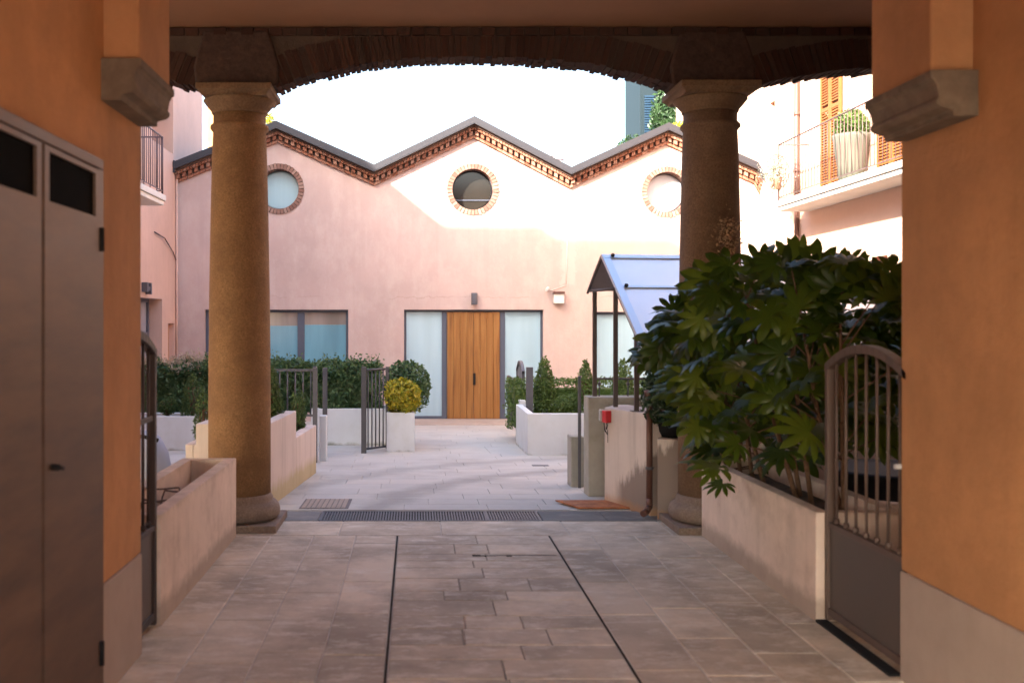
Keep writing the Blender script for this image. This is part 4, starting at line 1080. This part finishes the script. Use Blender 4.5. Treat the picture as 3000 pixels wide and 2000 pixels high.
# right white planter
trough(1.50, 4.6, 13.36, 14.9, gz(13.4)-.15, .425, .09, M['white'], .30, 'white_planter', 'wide white rendered planter with clipped hedge, right of the path')
MB().box(1.555, 1.65, 14.95, 15.5, gz(15)-.1, .48).build('white_end_block', M['white'], bevel=.01, label='narrow white wall end between the grey gate and the wide planter', cat='wall')
hedge('clipped_hedge', 1.4, 5.6, 15.0, 15.6, .05, .78, 7500, .05, M['box'], 'long low clipped box hedge behind the wide white planter', lumpa=.02)
bush('cone_topiary', (1.90, 14.7, .72), .165, .165, .43, 2600, .042, M['box'], 'tall clipped cone shrub in the wide white planter, next to the grey gate', 'topiary', 2, .02, .30, group='clipped cones in the wide white planter')
bush('cone_topiary', (2.46, 14.7-.3, .69), .16, .16, .42, 2600, .042, M['box'], 'clipped cone shrub in the wide white planter, left of the canopy posts', 'topiary', 2, .02, .30, group='clipped cones in the wide white planter')
bush('cone_topiary', (3.0, 14.45, .69), .18, .18, .43, 2600, .042, M['box'], 'clipped cone shrub seen between the canopy posts', 'topiary', 2, .02, .30, group='clipped cones in the wide white planter')
bush('ball_topiary', (2.16, 14.35, .42), .17, .17, .19, 1600, .04, M['box'], 'clipped round ball shrub between the two left cones', 'topiary', 1, .02, .30)
bush('ball_topiary', (1.60, 15.9, .50), .17, .17, .22, 1200, .045, M['hedge'], 'dark round shrub behind the grey gate beside the door', 'topiary', 1, .02, .0)
bush('ball_topiary', (2.74, 14.1, .40), .15, .15, .17, 1200, .04, M['box'], 'clipped round ball shrub between the post and the third cone', 'topiary', 1, .02, .30)
# right gate seen edge-on
g = arch_gate('garden_gate', 1.665, 15.4, 16.3, gz(16)+.02, .88, 1.03, .15, M['greymetal'], M['greymetal'], 'narrow grey arched garden gate seen edge-on, right of the path', latch=False)
def side_fence(y0, y1, z1, lab):
    t = thing('low_fence', (1.665, y0, 0), lab, 'fence'); m = MB()
    m.box(1.645, 1.685, y0, y0+.04, gz(y0)-.03, z1); m.box(1.645, 1.685, y1-.04, y1, gz(y1)-.03, z1); m.build('post', M['greymetal'], t)
    m = MB(); m.box(1.65, 1.68, y0+.0405, y1-.0405, z1-.035, z1); m.box(1.65, 1.68, y0+.0405, y1-.0405, -.1, -.065); m.build('rail', M['greymetal'], t)
    m = MB(); n = int((y1-y0)/.11)
    for i in range(1, n): yy = y0+(y1-y0)*i/n; m.bar((1.665, yy, -.066), (1.665, yy, z1-.034), .01, 8)
    m.build('fence_bars', M['greymetal'], t)
side_fence(16.35, 17.9, .70, 'low grey bar fence between the arched garden gate and the door')
MB().box(1.60, 1.70, 14.42, 14.47, gz(14.4)-.05, 1.0).build('flat_post', M['greymetal'], bevel=.004, label='wide flat grey steel post at the corner of the wide white planter', cat='post')

# bushes to the right of the canopy, in a pot on the box planter
t = bush('ivy_shrub', (2.14, 8.50, 1.06), .19, .19, .30, 2300, .05, M['ivy'], 'dark glossy shrub in a black pot between downpipe and right column', 'shrub', 1, .05, .67, f=14)
m = MB(); m.lathe([(.10, .672), (.125, .72), (.14, .80), (.14, .83)], (2.20, 8.52, 0), 20); m.build('pot', M['black'], None, label='black plant pot on the narrow plastered planter', cat='pot')

# portico right: low walls, dark tub, sunlit shrub
o = thing('curved_low_wall', (3.2, 7.0, 0), 'low pinkish white curved wall seen through the right gate', 'wall')
def arcwall(cx, cy, r, a0, a1, z1, th=.1, n=16):
    P = [(cx+r*math.cos(a0+(a1-a0)*i/n), cy+r*math.sin(a0+(a1-a0)*i/n)) for i in range(n+1)]
    Q = [(cx+(r-th)*math.cos(a0+(a1-a0)*i/n), cy+(r-th)*math.sin(a0+(a1-a0)*i/n)) for i in range(n+1)]
    return P+Q[::-1]
wall_poly('wall_body', arcwall(4.2, 8.2, 1.75, R(175), R(290), .5), .42, M['pinkplanter'], o, z0=-.02)
wall_poly('rear_wall', [(3.0, 8.9), (6.75, 8.9), (6.75, 9.05), (3.0, 9.05)], .72, M['pinkplanter'], o, z0=-.1)
t = thing('dark_tub', (3.8, 7.7, 0), 'black oval tub standing behind the curved low wall', 'tub')
m = MB(); m.lathe([(.42, 0), (.50, .3), (.52, .50), (.50, .52), (.46, .50)], (3.75, 7.75, 0), 32); m.build('tub_body', M['black'], t)
bush('sunlit_shrub', (4.7, 10.8, 1.1), 1.15, .7, .75, 5200, .10, M['sunshrub'], 'bright yellow-green shrub in sun behind the big-leaved shrub', 'shrub', 1, .12, .0, f=4)
bush('sunlit_shrub', (3.4, 10.6, .75), .55, .5, .65, 2600, .08, M['box'], 'mid green shrub behind the ramp parapet, below the canopy', 'shrub', 1, .08, .0, f=5)
# big-leaved shrub (palmate leaves)
def palmate(mb, p, nrm, tipdir, R_, nl=8):
    nrm = nrm.normalized(); t = (tipdir-nrm*tipdir.dot(nrm))
    if t.length < 1e-3: return
    t.normalize(); b = nrm.cross(t)
    pts = [p-t*R_*.10]; rim = []
    span = R(118)
    def P(a, r, dz): return p+(t*math.cos(a)+b*math.sin(a))*r+nrm*dz
    vs = [p]; idx = []
    prev = None
    for i in range(nl):
        a = -span+2*span*i/(nl-1); k = 1-.38*(abs(a)/span)**1.6; L = R_*k*random.uniform(.93, 1.05)
        da = span/(nl-1)
        o = len(vs)
        droop = -.16*R_
        vs += [P(a-da, L*.40, .02*R_), P(a-da*.78, L*.64, -.01*R_), P(a-da*.42, L*.84, droop*.4), P(a, L, droop), P(a+da*.42, L*.84, droop*.4), P(a+da*.78, L*.64, -.01*R_), P(a+da, L*.40, .02*R_), P(a, L*.62, .055*R_)]
        idx += [(0, o, o+7), (o, o+1, o+7), (o+1, o+2, o+7), (o+2, o+3, o+7), (o+7, o+3, o+4), (o+7, o+4, o+5), (o+7, o+5, o+6), (0, o+7, o+6)]
    mb.add(vs, idx, True)
random.seed(33)
fs_ = thing('fatsia_shrub', (2.45, 6.6, .5), 'big shrub with large hand-shaped dark green leaves in the right planter', 'shrub')
lm = MB(); st = MB()
stems = []
for k in range(9):
    b0 = Vector((2.46+random.uniform(-.12, .12), 5.75+k*.22, .48))
    top = b0+Vector((random.uniform(-.35, .25), random.uniform(-.2, .2), random.uniform(1.05, 1.45)))
    mid = (b0+top)/2+Vector((random.uniform(-.06, .06), random.uniform(-.06, .06), 0))
    st.bar(b0, mid, .017, 8, .013); st.bar(mid, top, .013, 8, .008); stems.append((b0, mid, top))
EYEV = Vector((0, 0, EYE))
def fleaf(c, R_, up=None):
    b0, mid, top = min(stems, key=lambda s: abs(s[1].y-c.y))
    tt = max(0.05, min(1, (c.z-.55)/1.5)); anc = mid.lerp(top, (tt-.5)*2) if tt > .5 else b0.lerp(mid, tt*2)
    out = (c-anc); out.normalize() if out.length > 1e-4 else None
    tip = (out+Vector((0, 0, -.35))+rdir()*.35)
    nrm = Vector((0, 0, 1))*.75+rdir()*.55+Vector((-.25, -.45, 0))
    if up: tip = Vector(up)+rdir()*.25; nrm = Vector((-.2, -1, .25))+rdir()*.35
    palmate(lm, c, nrm, tip, R_, random.choice((7, 8, 8, 9)))
    if (c-anc).length < .55 and random.random() < .35: st.bar(anc, c, .0055, 5, .0035)
def inside(px, py):
    # silhouette of the crown in picture pixels used only to shape the outline
    top = [(1455, 830), (1500, 760), (1550, 690), (1600, 620), (1640, 575), (1720, 560), (1800, 530), (1870, 540), (1950, 560), (2070, 580), (2300, 600)]
    bot = [(1440, 860), (1500, 870), (1560, 960), (1620, 1100), (1700, 1110), (1760, 1100), (1850, 1080), (1930, 1040), (2300, 1010)]
    f = lambda T: next((y0+(y1-y0)*(px-x0)/(x1-x0) for (x0, y0), (x1, y1) in zip(T, T[1:]) if x0 <= px <= x1), None)
    a, b = f(top), f(bot)
    return a is not None and b is not None and a+38 < py < b-20
cnt = 0
while cnt < 350:
    d = random.uniform(5.75, 8.0); px = random.uniform(1450, 2290); py = random.uniform(560, 1110)
    if not inside(px, py): continue
    c = W(px, py, d)
    if c.x > 3.35 or c.x < 1.25: continue
    if py > 900 and random.random() < .35: continue
    fleaf(c, random.uniform(.15, .26)); cnt += 1
for px, py, d, r in ((1800, 640, 6.3, .24), (1860, 650, 6.1, .22), (1735, 640, 6.6, .2), (1925, 665, 6.0, .22), (1990, 670, 5.9, .22), (2040, 690, 5.8, .2), (1660, 650, 6.9, .2), (1770, 640, 6.4, .22), (1820, 610, 6.3, .22), (1875, 620, 6.2, .22), (1925, 635, 6.1, .2), (1970, 640, 6.0, .2), (2030, 650, 5.9, .2), (1745, 610, 6.5, .18), (1840, 600, 6.6, .2), (1895, 690, 6.0, .24)):
    fleaf(W(px, py, d), r, (random.uniform(-.3, .3), 0, 1))
for px, py, d, r in ((1490, 800, 6.8, .22), (1550, 715, 6.9, .18), (1600, 660, 7.0, .2), (1530, 800, 6.6, .24), (1590, 900, 6.7, .24), (1610, 980, 6.8, .22), (1640, 1080, 6.7, .16), (1660, 1110, 6.6, .15), (1620, 850, 6.5, .25), (1560, 740, 6.6, .25), (1640, 760, 6.4, .26), (1700, 700, 6.5, .24)):
    c = W(px, py, d); fleaf(c, r)
for i in range(95):
    c = W(random.uniform(1740, 2080), random.uniform(680, 980), random.uniform(5.9, 7.8))
    if 1.9 < c.x < 3.3: fleaf(c, random.uniform(.14, .22))
lm.build('crown', M['fatsia'], fs_, fix=False); st.build('trunk', M['bark'], fs_)
# dried flower heads by the column
m = MB()
for i in range(260):
    c = W(1672, 545, 7.0)+Vector((random.gauss(0, .05), random.gauss(0, .05), random.gauss(0, .07))); leafq(m, c, rdir(), random.uniform(.012, .03), .6)
m.build('dried_flower_heads', M['dry'], fs_, fix=False)

# balcony plants
t = bush('potted_topiary', W(1955, 290, 15.0), .24, .24, .25, 2200, .05, M['box'], 'clipped green ball in tall clay pot on the long balcony', 'potted plant', 1, .03, 4.1)
c = W(1955, 320, 15.0)
m = MB(); m.lathe([(.17, 3.735), (.20, 4.0), (.25, 4.35), (.27, 4.42), (.27, 4.47), (.22, 4.48)], (c.x, c.y, 0), 28); m.build('tall_pot', M['greypot'], None, label='tall tapering clay pot under the clipped ball on the balcony', cat='pot')
c = W(1783, 395, 17.2)
t = thing('hanging_basket', tuple(c), 'pale flowering plant in a wire basket at the end of the long balcony', 'hanging plant')
m = MB()
for i in range(900): leafq(m, c+Vector((random.gauss(0, .12), random.gauss(0, .08), random.gauss(.02, .16))), rdir(), random.uniform(.03, .06))
m.build('flowers', M['flower'], t, fix=False)
m = MB(); m.lathe([(.07, c.z-.30), (.10, c.z-.12), (.11, c.z-.1)], (c.x, c.y, 0), 16); m.build('pot', M['pot'], t)
m = MB()
for a in range(6):
    an = a*math.pi/3; pts = [(c.x+math.cos(an)*.22*math.sin(s_), c.y+math.sin(an)*.16*math.sin(s_), c.z+.3*math.cos(s_)) for s_ in [math.pi*i/10 for i in range(11)]]; m.path(pts, .005, 5)
m.build('wire_basket', M['greypot'], t)
# trees/ivy by the teal house
p = W(1530, 262, 27); bush('tall_climber', (p.x+.15, 27.2, p.z), .48, .4, 1.0, 3000, .14, M['ivy'], 'dark leafy tree covering the corner of the teal house', 'tree', 1, .15, 2.0, f=4)
p = W(1560, 300, 25); bush('roof_shrub', (p.x, 24.5, p.z-.15), .5, .3, .28, 1200, .09, M['golden'], 'yellow-green shrub just above the right gable roof', 'shrub', 1, .08, 4.3, f=5)
p = W(1470, 330, 26); bush('terrace_plant', (p.x, 26.8, p.z-.1), .45, .3, .45, 1200, .10, M['ivy'], 'dark low plant on terrace in front of the blue shutter', 'shrub', 1, .08, 4.0, f=5)
p = W(618, 268, 25); bush('terrace_plant', (p.x, 25, p.z-.1), .12, .1, .2, 260, .07, M['golden'], 'small yellow plant above the left gable beside the column capital', 'plant', 1, .04, 4.3, f=5)
